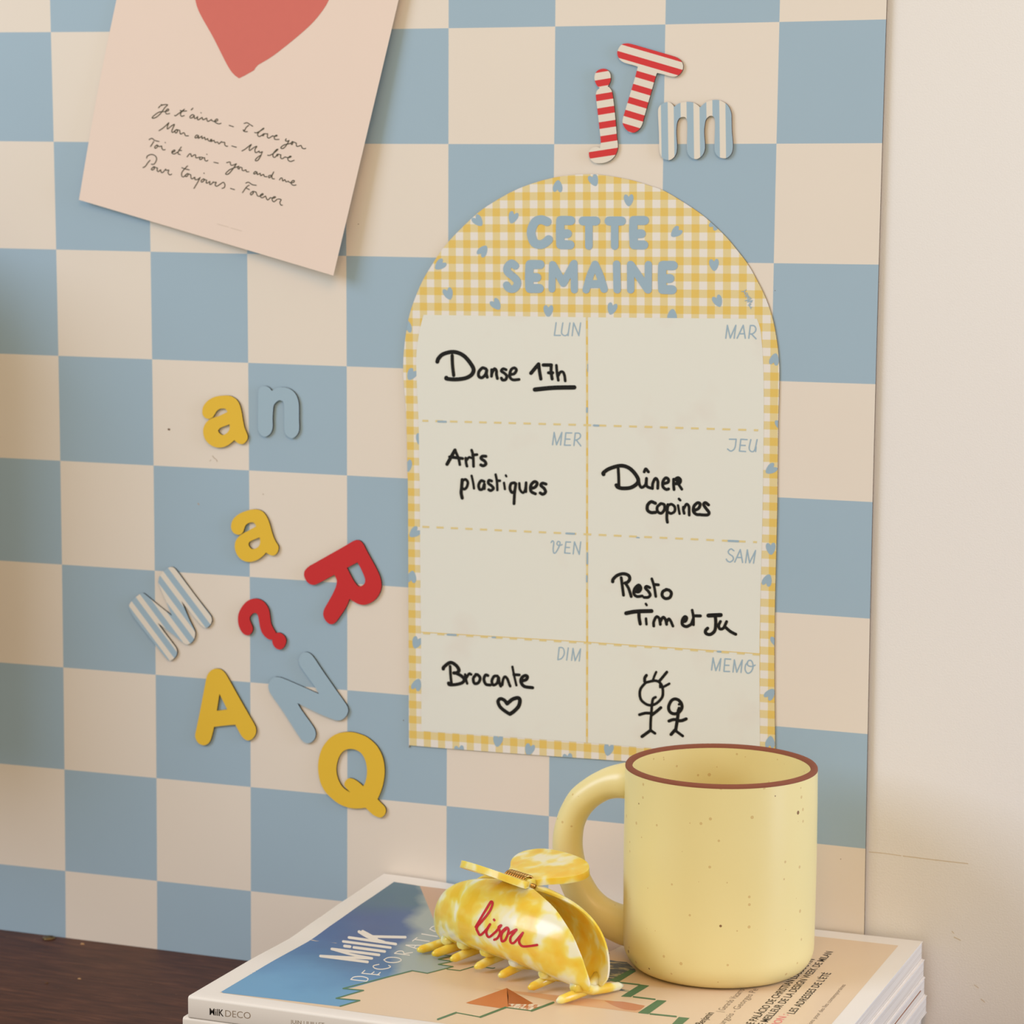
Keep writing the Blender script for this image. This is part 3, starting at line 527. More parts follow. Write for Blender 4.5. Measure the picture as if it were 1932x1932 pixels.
NOTE = [
 ('Danse 17h', HA, 6, [(36,[(258,185),(262,290),(275,410)]),(44,[(90,255),(102,220),(150,172),(240,145),(320,152),(395,192),(460,265),(500,340),(480,400),(410,440),(300,455),(200,448),(192,435)]),(34,[(640,335),(600,325),(560,370),(560,420),(595,435),(635,400),(650,350),(645,390),(655,430)]),(32,[(705,345),(706,390),(703,420)]),(32,[(705,390),(735,335),(758,355),(760,400),(770,445)]),(32,[(868,345),(835,335),(815,360),(850,385),(875,415),(865,455),(830,462),(815,440)]),(32,[(915,400),(960,390),(985,350),(965,325),(930,340),(910,390),(915,435),(950,460),(1015,455)]),(40,[(1150,385),(1235,282)]),(36,[(1238,280),(1245,350),(1262,450)]),(38,[(1290,292),(1380,292)]),(34,[(1380,292),(1378,370),(1390,450)]),(36,[(1350,380),(1395,380)]),(30,[(1438,295),(1445,380),(1460,465)]),(30,[(1455,420),(1480,375),(1510,370),(1530,410),(1538,472)]),(48,[(1195,570),(1400,550),(1640,545)])]),
 ('Arts plastiques', HA, 6, [(38,[(200,1415),(290,1255)]),(30,[(290,1255),(330,1350),(345,1420)]),(34,[(230,1332),(375,1350)]),(30,[(412,1345),(416,1400),(426,1438)]),(28,[(420,1370),(450,1337),(478,1345)]),(30,[(478,1255),(495,1320),(500,1440)]),(32,[(490,1312),(538,1306)]),(34,[(640,1325),(600,1325),(585,1350),(625,1380),(640,1412),(610,1433),(582,1422)]),
   (36,[(372,1590),(365,1680),(360,1740),(372,1798)]),(30,[(375,1600),(410,1587),(435,1620),(425,1670),(400,1697),(378,1690)]),(26,[(478,1545),(495,1620),(505,1690)]),(32,[(620,1610),(585,1602),(558,1650),(570,1700),(605,1692),(622,1640),(622,1692)]),(32,[(705,1605),(675,1597),(668,1630),(705,1660),(725,1690),(695,1713),(672,1703)]),(28,[(750,1532),(765,1610),(770,1708)]),(30,[(770,1602),(798,1602)]),(26,[(845,1625),(855,1697)]),(24,[(865,1540),(872,1553)]),(32,[(965,1625),(925,1635),(912,1690),(935,1735),(965,1715),(978,1635),(965,1740),(958,1862)]),(28,[(1018,1630),(1025,1700),(1060,1738),(1085,1700),(1095,1622),(1093,1728)]),(34,[(1155,1690),(1200,1672),(1220,1630),(1190,1612),(1150,1652),(1150,1720),(1200,1750)]),(34,[(1320,1640),(1280,1630),(1262,1655),(1300,1690),(1315,1730),(1285,1755),(1255,1740)])]),
 ('Dîner copines', HB, 6, [(42,[(112,270),(112,250),(180,205),(300,172),(390,192),(460,252),(505,330),(485,380),(420,420),(330,428),(275,415),(257,392)]),(32,[(278,205),(283,300),(285,400)]),(32,[(510,340),(520,390),(545,418),(588,385),(598,315),(598,395),(630,420),(655,425)]),(32,[(665,430),(670,370),(700,315),(726,350),(725,428)]),(32,[(572,242),(590,208),(620,242)]),(33,[(790,375),(840,360),(845,325),(815,310),(785,350),(785,410),(820,440),(848,435)]),(32,[(905,325),(905,390),(910,442)]),(34,[(910,335),(955,308),(983,335),(968,372),(920,375)]),(46,[(950,340),(955,345)]),(30,[(960,380),(998,438)]),
   (36,[(698,597),(650,580),(610,620),(610,675),(650,702),(700,700)]),(32,[(760,600),(720,640),(725,690),(765,710),(800,670),(800,615),(765,600)]),(32,[(840,612),(830,700),(828,770),(835,812)]),(30,[(840,625),(880,607),(918,640),(915,690),(875,713),(850,700)]),(26,[(955,620),(965,680),(973,717)]),(28,[(965,547),(980,563)]),(30,[(1015,640),(1015,670),(1025,712)]),(30,[(1017,665),(1050,607),(1078,632),(1080,690),(1082,732)]),(34,[(1140,680),(1190,652),(1205,605),(1175,592),(1135,632),(1130,690),(1165,723),(1210,725)]),(34,[(1300,615),(1265,590),(1245,612),(1275,660),(1305,700),(1290,728),(1215,728)])]),
 ('Resto Tim et Ju', HC, 6, [(36,[(215,285),(222,255),(270,212),(340,195),(395,215),(408,255),(385,290),(355,300)]),(32,[(312,240),(325,340),(338,438)]),(32,[(358,300),(395,360),(425,453)]),(32,[(460,395),(510,400),(535,360),(510,322),(465,362),(455,420),(490,452),(550,447)]),(50,[(503,368),(510,362)]),(32,[(635,352),(600,337),(585,357),(620,395),(640,435),(615,462),(570,462)]),(30,[(658,252),(685,340),(703,452)]),(32,[(690,317),(733,320)]),(34,[(830,373),(785,395),(775,440),(810,475),(860,465),(880,420),(860,385),(820,372)]),
   (44,[(368,642),(480,622),(655,617)]),(36,[(512,640),(515,700),(527,763)]),(28,[(592,702),(598,768)]),(26,[(590,535),(600,551)]),(32,[(680,787),(680,740),(710,682),(742,702),(755,768)]),(32,[(755,735),(785,687),(812,712),(826,768)]),(30,[(825,745),(850,705),(873,732),(897,788)]),(34,[(1000,740),(1040,730),(1052,692),(1030,682),(1005,717),(1005,770),(1050,793),(1100,770)]),(48,[(1027,713),(1032,717)]),(30,[(1115,607),(1128,680),(1130,773)]),(26,[(1100,770),(1125,700)]),(34,[(1130,671),(1208,672)]),(46,[(1300,668),(1437,662)]),(36,[(1378,680),(1382,760),(1370,840),(1320,882),(1272,870),(1267,838),(1290,812)]),(32,[(1435,735),(1415,780),(1430,820),(1470,808),(1505,737)]),(34,[(1490,800),(1550,850),(1608,880)])]),
 ('Brocante', HD, 6, [(38,[(158,312),(165,290),(235,240),(300,270),(335,325),(312,355),(278,358)]),(30,[(235,282),(240,380),(250,480)]),(36,[(312,365),(360,390),(395,430),(370,470),(290,490),(228,490),(217,472)]),(28,[(405,375),(415,430),(428,478)]),(30,[(420,410),(450,367),(473,375)]),(33,[(530,375),(497,420),(510,475),(553,470),(575,420),(552,382),(525,375)]),(33,[(663,387),(635,382),(617,430),(640,485),(690,495)]),(32,[(770,392),(732,397),(707,450),(725,495),(768,470),(783,408),(790,460),(808,508)]),(30,[(825,493),(835,430),(857,400),(883,425),(903,480),(915,508)]),(26,[(940,287),(960,390),(985,498)]),(32,[(955,377),(1018,380)]),(36,[(1040,450),(1093,435),(1110,402),(1085,387),(1047,412),(1037,460),(1075,510),(1168,525)])]),
 ('heart doodle', HD, 6, [(38,[(880,708),(850,668),(805,650),(777,680),(800,740),(850,785),(912,825)]),(42,[(888,700),(940,657),(1003,640),(1025,670),(1010,735),(960,790),(918,820)])]),
 ('tall stick figure', HE, 10.01, [(50,[(480,580),(390,690),(370,800),(400,910),(500,990),(600,1005),(700,960),(790,860),(808,760),(795,660),(750,580),(680,545),(600,550),(480,580)]),(56,[(495,442),(465,490),(463,555)]),(44,[(680,380),(640,470),(622,530)]),(52,[(882,380),(800,480),(745,545)]),(46,[(928,600),(820,660)]),(42,[(755,600),(755,668)]),(50,[(668,855),(620,890),(600,1000),(590,1150),(577,1300),(573,1450)]),(54,[(365,1185),(480,1155),(590,1160)]),(56,[(600,1190),(690,1120),(768,1052)]),(58,[(575,1480),(412,1598)]),(50,[(575,1480),(658,1538)])]),
 ('short stick figure', HE, 10.01, [(58,[(1100,905),(1030,888),(960,930),(915,1040),(940,1130),(1020,1170),(1110,1140),(1165,1060),(1155,970),(1100,905)]),(46,[(1110,990),(1155,980)]),(56,[(1112,1062),(1100,1130)]),(60,[(1100,1100),(1085,1250),(1045,1490)]),(58,[(922,1305),(1000,1278),(1080,1282)]),(60,[(1090,1300),(1170,1295),(1245,1265)]),(60,[(1030,1480),(962,1558)]),(50,[(1050,1490),(1182,1588)])]),
]
for lab, org, sc, d in NOTE:
    mb = MB(); strokes(mb, [(w_*1.06, p_) for w_, p_ in d], org, sc, pf(5), n=6)
    dood = 'doodle' in lab or 'figure' in lab
    mb.build('marker_doodle' if dood else 'handwritten_note', m_mark, planner, ('black marker '+lab) if dood else 'black marker note '+lab)
# ---------------------------------------------------------------- magazines
m_cover = flat('glossy_white_cover', (238, 231, 222), 0.38, 0.4, 0.006, 25)
def page_mat():
    t = NT('page_edges'); mp = t.node('ShaderNodeMapping'); t.l.new(t.obj(), mp.inputs[0]); mp.inputs['Scale'].default_value = (6, 6, 2600)
    f = t.noise(1.0, 2, mp.outputs[0]); c = t.ramp(f, [(0.3, srgb(196, 180, 160)), (0.5, srgb(226, 214, 198)), (0.7, srgb(240, 232, 220))])
    t.bump(f, 0.5, 0.0004); return t.set(c, 0.8, 0.2)
m_page = page_mat()
m_kraft = flat('brown_card', (150, 96, 58), 0.8, 0.2)
X0, X1, Y0, Y1, ZT, ZB, TH = 3.385, 8.45, -3.84, -0.03, -7.772, -7.93, 0.158
LP = [(-3.84, -7.752), (-2.8, -7.757), (-2.0, -7.777), (-1.5, -7.752), (-0.88, -7.726), (-0.03, -7.70)]
def top(x, y):
    for (a, za), (b, zb) in zip(LP, LP[1:]):
        if y <= b or b == LP[-1][0]:
            k = min(1, max(0, (y-a)/(b-a))); k = k*k*(3-2*k)*0.5+k*0.5; zl = za+(zb-za)*k; break
    L = min(1, max(0, (5.1-x)/1.7)); L = L*L*(3-2*L)
    zr = ZT+0.014*math.exp(-((y+3.84)/0.22)**2)
    return zr*(1-L)+zl*L
@lru_cache(None)
def cov(e):
    def fn(x, y):
        z = ZT
        for _ in range(6):
            p = horp(x, y, z); z = top(min(max(p.x, X0), X1), min(max(p.y, Y0), Y1))
        p = horp(x, y, z); return M((p.x, p.y, z+e))
    return fn
def covc(e): return lambda x, y: M((x, y, top(x, y)+e))
def pxof(P):
    d = Vector(P)-CAM; z = d.dot(F_); return (966+F*d.dot(R_)/z, 966-F*d.dot(U_)/z)
def sfill(mb, loop, fn, m=0, dy=2.0, dx=14):
    ys = [p[1] for p in loop]; y0, y1 = min(ys), max(ys); k = max(1, int(math.ceil((y1-y0)/dy)))
    def spans(y):
        xs = []
        for j in range(len(loop)):
            (xa, ya), (xb, yb) = loop[j-1][:2], loop[j][:2]
            if (ya <= y) != (yb <= y): xs.append(xa+(xb-xa)*(y-ya)/(yb-ya))
        return sorted(xs)
    for i in range(k):
        a, b = y0+(y1-y0)*i/k, y0+(y1-y0)*(i+1)/k; h = (b-a)
        A, B, C = spans(a+h*0.001), spans(b-h*0.001), spans((a+b)/2)
        if len(A) != len(B): A = B = C
        for j in range(0, len(A)-1, 2):
            nn = max(1, int((max(A[j+1]-A[j], B[j+1]-B[j]))/dx))
            T = [(A[j]+(A[j+1]-A[j])*t/nn, a) for t in range(nn+1)]; Bt = [(B[j]+(B[j+1]-B[j])*t/nn, b) for t in range(nn+1)]
            mb.add([fn(*p) for p in T+Bt], [(t, t+1, nn+2+t, nn+1+t) for t in range(nn)], m)
def font_mesh(txt, bold=0.0):
    cu = bpy.data.curves.new('t', 'FONT'); cu.body = txt; cu.size = 1; cu.offset = bold; cu.resolution_u = 3
    o = bpy.data.objects.new('t', cu); COL.objects.link(o)
    bpy.context.view_layer.update(); dg = bpy.context.evaluated_depsgraph_get()
    me = bpy.data.meshes.new_from_object(o.evaluated_get(dg)); vs = [v.co.copy() for v in me.vertices]; fs = [tuple(p.vertices) for p in me.polygons]
    bpy.data.objects.remove(o); bpy.data.curves.remove(cu); bpy.data.meshes.remove(me)
    return vs, fs
def text_on(mb, txt, start, end, height, up, fn3, m=0, bold=0.0):
    """stretch a line of text between two 3D points (squares), fn3 finishes a point"""
    vs, fs = font_mesh(txt, bold); x0 = min(v.x for v in vs); x1 = max(v.x for v in vs)
    s, e = Vector(start), Vector(end)
    mb.add([fn3(s+(e-s)*((v.x-x0)/(x1-x0))+Vector(up)*(v.y/0.69*height)) for v in vs], fs, m)

offs = [(0, 0, 0), (-0.05, 0.0, 0.02), (0.02, -0.01, 0.03), (-0.03, -0.02, 0.05), (0.03, -0.02, 0.01), (-0.02, -0.01, 0.04)]
mlab = ['white bordered design magazine with a desert house cover on top of the stack', 'white spined magazine directly under the top magazine of the stack', 'magazine lying third from the top of the stack', 'magazine lying fourth from the top of the stack', 'magazine lying second from the bottom of the stack', 'magazine at the very bottom of the stack on the desk']
mags = []
hB = (ZB-ZD)/5
for k in range(6):
    ox, oy, dx = offs[k]
    x0, x1, y0, y1 = X0+ox, X1+dx, Y0+oy, Y1
    zt = (lambda x, y: top(x, y)) if k == 0 else (lambda x, y, z=ZB-(k-1)*hB: z-0.0005)
    zb = ZB if k == 0 else ZB-k*hB+0.0005
    if k == 5: zb = ZD+0.0005
    t = thing('magazine', mlab[k], 'magazine', M(((x0+x1)/2, (y0+y1)/2, zb)), 'magazines stacked against the wall')
    mags.append(t)
    mb = MB(); NX, NY = (60, 44) if k == 0 else (8, 4)
    xs = [x0+(x1-x0)*i/NX for i in range(NX+1)]
    def prof(x, ins):
        P = []
        for q in range(NY+1):
            y = y1+(y0+0.022-y1)*q/NY; P.append((x, y, zt(min(max(x, X0), X1), min(max(y, Y0), Y1))-ins))
        z = P[-1][2]
        for a in (30, 60, 90): P.append((x, y0+0.022-(0.022-ins)*math.sin(math.radians(a)), z-0.022+(0.022)*math.cos(math.radians(a))))
        for a in (90, 60, 30, 0): P.append((x, y0+0.012-(0.012-ins)*math.sin(math.radians(a)), zb+ins+0.012-0.012*math.cos(math.radians(a))))
        for q in range(NY, -1, -1): P.append((x, y1+(y0+0.012-y1)*q/NY, zb+ins))
        return P
    G = [prof(x, 0) for x in xs]; H = [prof(x, 0.006) for x in xs]; n = len(G[0])
    for g in (G, H): mb.add([M(p) for c in g for p in c], [(i*n+j, i*n+j+1, (i+1)*n+j+1, (i+1)*n+j) for i in range(NX) for j in range(n-1)], 0, True)
    for g, h in ((G[0], H[0]), (G[-1], H[-1])): mb.add([M(p) for p in g+h], [(j, j+1, n+j+1, n+j) for j in range(n-1)], 0)
    mb.build('cover', m_cover, t)
    mb = MB(); ins = 0.008
    V = [[(min(max(x, x0+0.006), x1-0.006), (y1-0.006)+(y0+0.02-y1)*q/NY) for q in range(NY+1)] for x in xs]
    for zf in (lambda x, y: zt(min(max(x, X0), X1), min(max(y, Y0), Y1))-ins, lambda x, y: zb+ins):
        mb.add([M((p[0], p[1], zf(*p))) for c in V for p in c], [(i*(NY+1)+j, i*(NY+1)+j+1, (i+1)*(NY+1)+j+1, (i+1)*(NY+1)+j) for i in range(NX) for j in range(NY)])
    rim = V[0]+[c[-1] for c in V[1:]]+V[-1][::-1][1:]+[c[0] for c in V[::-1][1:-1]]
    r = len(rim); zf = lambda x, y: zt(min(max(x, X0), X1), min(max(y, Y0), Y1))-ins
    mb.add([M((p[0], p[1], zf(*p))) for p in rim]+[M((p[0], p[1], zb+ins)) for p in rim], [(i, (i+1) % r, r+(i+1) % r, r+i) for i in range(r)])
    if k == 2:
        q = onplane(1731.5, 1868.7, (x1, 0, 0), Vector((1, 0, 0))); q.z = min(q.z, ZB-hB-0.03)
    mb.build('page_block', m_page, t)
q = onplane(1731.5, 1868.7, (X1, 0, 0), Vector((1, 0, 0)))
ki = min(5, max(1, 1+int((ZB-q.z)/hB)))
mb = MB(); a = M((X1-0.4, -2.9, q.z-0.004)); b = M((X1+offs[ki][2]-0.002, q.y, q.z+0.004)); box(mb, a.x, b.x, a.y, b.y, a.z, b.z)
mb.build('card_insert', m_kraft, mags[ki], 'thin brown card edge among the pages')

m_sand = flat('cover_sand', (228, 203, 172), 0.36, 0.45, 0.02, 12)
m_clay = flat('cover_clay', (205, 168, 140), 0.36, 0.45, 0.02, 20)
def sky_mat():
    t = NT('cover_sky_print'); o = t.obj(); X = t.xyz(o)
    g = t.math('ADD', t.math('MULTIPLY', X[1], 5.0), 0.5)      # cover depth: spine side light, far side deep
    n1 = t.noise(22, 4, o)
    c = t.ramp(t.math('ADD', g, t.math('MULTIPLY', t.math('SUBTRACT', n1, 0.5), 0.5)), [(0.05, srgb(104, 160, 200)), (0.4, srgb(74, 120, 172)), (0.62, srgb(74, 102, 154)), (0.95, srgb(74, 114, 134))])
    d = t.math('ADD', t.math('ADD', t.math('MULTIPLY', X[0], 40.0), t.math('MULTIPLY', X[1], 12.0)), 3.62)
    cl = t.ramp(t.math('ADD', d, t.noise(30, 5, o)), [(0.34, (0, 0, 0, 1)), (0.72, (1, 1, 1, 1))])
    return t.set(t.mix(t.math('MULTIPLY', cl, 0.75), c, srgb(184, 194, 182)), 0.36, 0.45)
m_green = flat('cover_green_line', (74, 122, 88), 0.36, 0.45, 0.12, 300)
m_or1 = flat('cover_orange', (206, 124, 76), 0.36, 0.45); m_or2 = flat('cover_rust', (176, 96, 54), 0.36, 0.45)
m_or3 = flat('cover_pale_orange', (222, 174, 132), 0.36, 0.45); m_or4 = flat('cover_terracotta', (204, 136, 98), 0.36, 0.45)
def water_mat():
    t = NT('cover_water_print'); mp = t.node('ShaderNodeMapping'); t.l.new(t.obj(), mp.inputs[0]); mp.inputs['Scale'].default_value = (140, 420, 1); mp.inputs['Rotation'].default_value = (0, 0, 0.25)
    return t.set(t.ramp(t.noise(1.0, 3, mp.outputs[0]), [(0.5, srgb(74, 92, 112)), (0.6, srgb(190, 184, 150))]), 0.36, 0.45)
def planks_mat():
    t = NT('cover_stairs_print'); mp = t.node('ShaderNodeMapping'); t.l.new(t.obj(), mp.inputs[0]); mp.inputs['Scale'].default_value = (500, 150, 1)
    return t.set(t.ramp(t.noise(1.0, 2, mp.outputs[0]), [(0.42, srgb(196, 120, 78)), (0.55, srgb(236, 224, 200))]), 0.36, 0.45)
mb = MB(); PX0, PX1, PY0, PY1 = 3.575, 8.285, -3.66, -0.235
nx, ny = 60, 44
mb.add([covc(0.0008)(PX0+(PX1-PX0)*i/nx, PY0+(PY1-PY0)*j/ny) for i in range(nx+1) for j in range(ny+1)], [(i*(ny+1)+j, i*(ny+1)+j+1, (i+1)*(ny+1)+j+1, (i+1)*(ny+1)+j) for i in range(nx) for j in range(ny)], 0, True)
edgeL = [pxof((PX0, y, top(PX0, y))) for y in [PY0+(PY1-PY0)*i/30 for i in range(31)]]
SKY = [(792, 1672), (817, 1732), (840, 1785), (826.7, 1801), (855, 1804), (826.7, 1811), (855, 1814), (826.7, 1820), (855, 1824), (806, 1836.7), (778, 1831.7), (660, 1865), (646.7, 1866), (686, 1869), (650, 1879), (634, 1885), (679, 1888), (641.7, 1899.5)]
ft = pxof((3.9, PY1, top(3.9, PY1)))
SKY[0] = (SKY[0][0], ft[1]+(SKY[0][0]-ft[0])*0.125); SKY[-1] = (SKY[-1][0], SKY[-1][1])
sfill(mb, SKY+edgeL, cov(0.0014), 1)
BR = [SKY[0], (1000, 1697), (1200, 1722), (1200, 1772), (1140, 1800), (1000, 1782), (860, 1790), (838, 1782), (817, 1732)]
sfill(mb, BR, cov(0.0014), 2)
o7, s7 = (700, 1780), 4.293
sfill(mb, px([(760, 485), (1100, 362), (1112, 430), (1110, 520), (1040, 525)], o7, s7), cov(0.0014), 3)
sfill(mb, px([(1100, 362), (1320, 490), (1110, 512)], o7, s7), cov(0.0014), 4)
sfill(mb, px([(1115, 490), (1330, 492), (1400, 512), (1290, 543), (1170, 530)], o7, s7), cov(0.0020), 9)
c3 = (1080, 1739)
sfill(mb, px([(-900, 760), (150, 868), (400, 890), (830, 950), (740, 1032), (0, 942), (-300, 880)], c3, 6), cov(0.0012), 5)
sfill(mb, smooth_closed(px([(360, 895, 1), (560, 905), (825, 955, 1), (740, 1005), (600, 998), (460, 950)], c3, 6), 4), cov(0.0016), 6)
sfill(mb, px([(300, 425), (350, 428), (620, 460), (720, 550), (560, 640), (410, 680), (300, 690)], c3, 6), cov(0.0014), 8)
stroke(mb, px([(420, 752), (640, 786)], c3, 6), 3.6, cov(0.0014), 8, sm=False, caps=4)
for poly in ([(410, 670), (650, 545), (725, 560), (515, 690)], [(545, 850), (765, 712), (875, 725), (660, 855)], [(735, 1035), (960, 888), (1072, 895), (860, 1048)], [(1090, 1200), (1205, 1080), (1327, 1092), (1200, 1200)]):
    sfill(mb, px(poly, c3, 6), cov(0.0018), 7, 1.0)
def line(pts, w, o=(0, 0), sc=1):
    P = px(pts, o, sc)
    for a, b in zip(P, P[1:]):
        nn = max(2, int(math.hypot(a[0]-b[0], a[1]-b[1])/10))
        stroke(mb, [(a[0]+(b[0]-a[0])*i/nn, a[1]+(b[1]-a[1])*i/nn) for i in range(nn+1)], w, cov(0.0024), 7, sm=False, caps=6)
line([(520, 688), (760, 716)], 2.6, c3, 6); line([(690, 852), (935, 882)], 2.6, c3, 6); line([(880, 1046), (1175, 1076)], 2.8, c3, 6)
line([(190, 132), (255, 106)], 3.2, c3, 6); line([(340, 385), (410, 360)], 3.6, c3, 6); line([(320, 352), (350, 356)], 1.8, c3, 6); line([(285, 285), (325, 283)], 2.4, c3, 6)
line([(641.7, 1899), (679, 1888), (634, 1884), (686, 1869), (647, 1865.5), (778, 1831.7)], 2.2)
line([(778, 1831.7), (806, 1836.7), (855, 1824), (826.7, 1820), (855, 1814), (826.7, 1810.5), (855, 1804), (827, 1801)], 1.8)
line([(615, 210), (720, 222), (845, 185), (985, 203), (1003, 199)], 1.6, o7, s7); line([(1200, 181), (1250, 156)], 2.6, o7, s7)
line([(540, 617), (690, 562)], 3.4, o7, s7); line([(690, 562), (885, 598)], 1.8, o7, s7); line([(885, 598), (1090, 520)], 3.6, o7, s7); line([(1090, 520), (1300, 547)], 1.8, o7, s7); line([(1300, 547), (1478, 480)], 3.8, o7, s7)
mb.build('cover_picture', [m_sand, sky_mat(), m_clay, m_or1, m_or2, m_or3, m_or4, m_green, water_mat(), planks_mat()], mags[0], 'printed picture of a sand coloured house under a blue sky')
m_wprint = flat('white_print', (240, 234, 226), 0.36, 0.45)
c6 = (560, 1640)
MILK = [(30,[(268,985),(800,1052)]),(28,[(268,985),(560,1000),(850,1012)]),(28,[(396,905),(620,968),(850,1012)]),(30,[(396,905),(930,973)]),(30,[(645,887),(995,934)]),(32,[(540,872),(602,879)]),(28,[(525,820),(1060,890)]),(30,[(590,775),(1120,850)]),(34,[(705,710),(820,775),(985,828)]),(36,[(745,708),(900,790)]),(30,[(860,765),(1228,772)])]
mb = MB(); strokes(mb, MILK, c6, 6, cov(0.0022)); mb.build('masthead_lettering', m_wprint, mags[0], 'fat rounded white masthead word')
DEC = [[(610,1250),(700,1262),(790,1270)],[(610,1250),(650,1222),(740,1218),(805,1240),(790,1270)],[(735,1180),(935,1200)],[(735,1180),(770,1148)],[(840,1190),(875,1165)],[(910,1200),(945,1172)],[(930,1080),(875,1092),(865,1108),(895,1128),(960,1135),(1040,1120),(1060,1104),(1040,1092)],[(985,1028),(1030,1004),(1090,1000),(1150,1008),(1183,1030),(1150,1052),(1090,1060),(1020,1052),(985,1028)],[(1105,955),(1275,975)],[(1105,955),(1150,930),(1200,932),(1215,962)],[(1210,960),(1310,945)],[(1235,862),(1380,910)],[(1235,862),(1435,865)],[(1325,890),(1350,865)],[(1310,815),(1360,778)],[(1335,797),(1500,820)],[(1415,735),(1590,765)],[(1505,680),(1540,652),(1610,648),(1690,672),(1650,702),(1570,708),(1505,680)],[(1580,615),(1760,640)],[(1580,615),(1830,590)],[(1650,565),(1830,590)]]
mb = MB(); strokes(mb, [(11, s) for s in DEC], c6, 6, cov(0.0022)); mb.build('subtitle_lettering', m_wprint, mags[0], 'thin widely spaced white subtitle word')
m_black = flat('black_print', (44, 38, 34), 0.4, 0.4); m_grey = flat('grey_print', (150, 132, 112), 0.4, 0.4); m_pink = flat('pink_print', (236, 130, 126), 0.4, 0.4)
def cl(txt, a, b, h, mat_i, bold=0.0):
    A, B = horp(*a, ZT), horp(*b, ZT)
    mx = (A.x+B.x)/2; A.x = B.x = mx
    text_on(mb, txt, A, B, h, (-1, 0, 0), lambda p: M((p.x, p.y, top(p.x, p.y)+0.0020)), mat_i, bold)
mb = MB()
cl('LE PALÁCIO DE CHRISTIAN LOUBOUTIN', (1412, 1936), (1543, 1811), 0.062, 0, 0.012)
cl('LE MEILLEUR DE LA DESIGN WEEK DE MILAN', (1432, 1938), (1579, 1797), 0.062, 0, 0.012)
cl("LES ADRESSES DE L'ÉTÉ", (1494, 1913), (1573, 1837), 0.062, 0, 0.012)
cl('SÉLECTION :', (1440, 1962), (1492, 1915), 0.062, 2, 0.012)
cl("inspirations pour des îles contemporaines", (1510, 1950), (1601, 1859), 0.036, 1)
cl('Alexandre Benjamin', (1290, 1962), (1353, 1912), 0.06, 0, 0.008); cl('| Gerardo Vacarro', (1357, 1909), (1412, 1868), 0.055, 1)
cl('Bourgois - Georges Pe', (1345, 1942), (1442, 1868), 0.055, 1)
mb.build('cover_text', [m_black, m_grey, m_pink], mags[0], 'small black, grey and pink cover lines')
mb = MB(); ys = Y0-0.0006
def sp(p): return M((p.x, ys, p.z))
def spn(x, y): return onplane(x, y, (0, Y0, 0), Vector((0, 1, 0)))
def spt(txt, a, b, h, mi, bold=0.0):
    A, B = spn(*a), spn(*b); text_on(mb, txt, A, B, h, (0, 0, 1), sp, mi, bold)
spt('MilK', (395.5, 1914.5), (422, 1917.5), 0.054, 0, 0.016); spt('DECO', (425, 1918), (473, 1922.5), 0.054, 1, -0.004)
mb.build('spine_lettering', [m_black, m_grey], mags[0], 'small black and grey title on the spine')
mb = MB(); spt('JUIN | JUILLET', (548, 1931), (612, 1937), 0.03, 1); mb.build('spine_date', [m_black, m_grey], mags[0], 'faint grey date on the spine')

# ---------------------------------------------------------------- mug
def glaze_mat():
    t = NT('yellow_speckled_glaze'); o = t.obj()
    base = t.mix(t.noise(14, 3, o), srgb(236, 218, 150), srgb(240, 224, 160))
    def spots(scale, lo, r):
        v = t.node('ShaderNodeTexVoronoi', feature='F1'); v.inputs['Scale'].default_value = scale; t.l.new(o, v.inputs['Vector'])
        sel = t.xyz(v.outputs['Color'])[0]
        near = t.math('LESS_THAN', v.outputs['Distance'], t.math('MULTIPLY', t.math('SUBTRACT', sel, lo), r))
        return near
    c = t.mix(t.math('MULTIPLY', spots(220, 0.60, 0.5), 0.5), base, srgb(196, 150, 84))
    c = t.mix(t.math('MULTIPLY', spots(135, 0.79, 0.7), 0.9), c, srgb(120, 72, 34))
    return t.set(c, 0.33, 0.55)
m_glaze = glaze_mat()
m_clayrim = flat('bare_brown_clay', (140, 82, 60), 0.75, 0.2, 0.05, 200)
MX, MY, MZ, MR, MH = 7.024, -1.369, -7.771, 0.794, 1.714
mug = thing('mug', 'pale yellow speckled ceramic mug with a bare brown rim and a thick handle', 'mug', M((MX, MY, MZ)))
def lathe(mb, prof, n=96, m=0, cx=MX, cy=MY, cz=MZ, closed_top=False):
    vs = [M((cx+r*math.cos(2*math.pi*k/n), cy+r*math.sin(2*math.pi*k/n), cz+z)) for r, z in prof for k in range(n)]
    mb.add(vs, [(i*n+k, i*n+(k+1) % n, (i+1)*n+(k+1) % n, (i+1)*n+k) for i in range(len(prof)-1) for k in range(n)], m, True)
pr = [(0.001, 0.03), (0.55, 0.03), (0.575, 0.012), (0.60, 0.0), (0.62, 0.002)]
for a in range(0, 91, 9):
    pr.append((0.625+0.165*math.sin(math.radians(a)), 0.20*(1-math.cos(math.radians(a)))+0.004))
for i in range(1, 13): pr.append((0.790+0.006*math.sin(i/12*math.pi)-0.0*i, 0.204+(MH-0.03-0.204)*i/12))
mb = MB(); lathe(mb, pr)
inn = [(MR-0.062, MH-0.03)]+[(MR-0.064, MH-0.03-(MH-0.33)*i/10) for i in range(1, 11)]+[(MR-0.064-0.2*(1-math.cos(math.radians(a))), 0.3-0.18*math.sin(math.radians(a))) for a in range(10, 91, 10)]+[(0.001, 0.12)]
lathe(mb, inn); mb.build('body', m_glaze, mug)
mb = MB(); lathe(mb, [(0.791, MH-0.032), (0.790, MH-0.018), (0.782, MH-0.006), (0.764, MH), (0.748, MH-0.003), (0.736, MH-0.014), (0.7315, MH-0.032)]); mb.build('rim', m_clayrim, mug, 'thin unglazed brown rim')
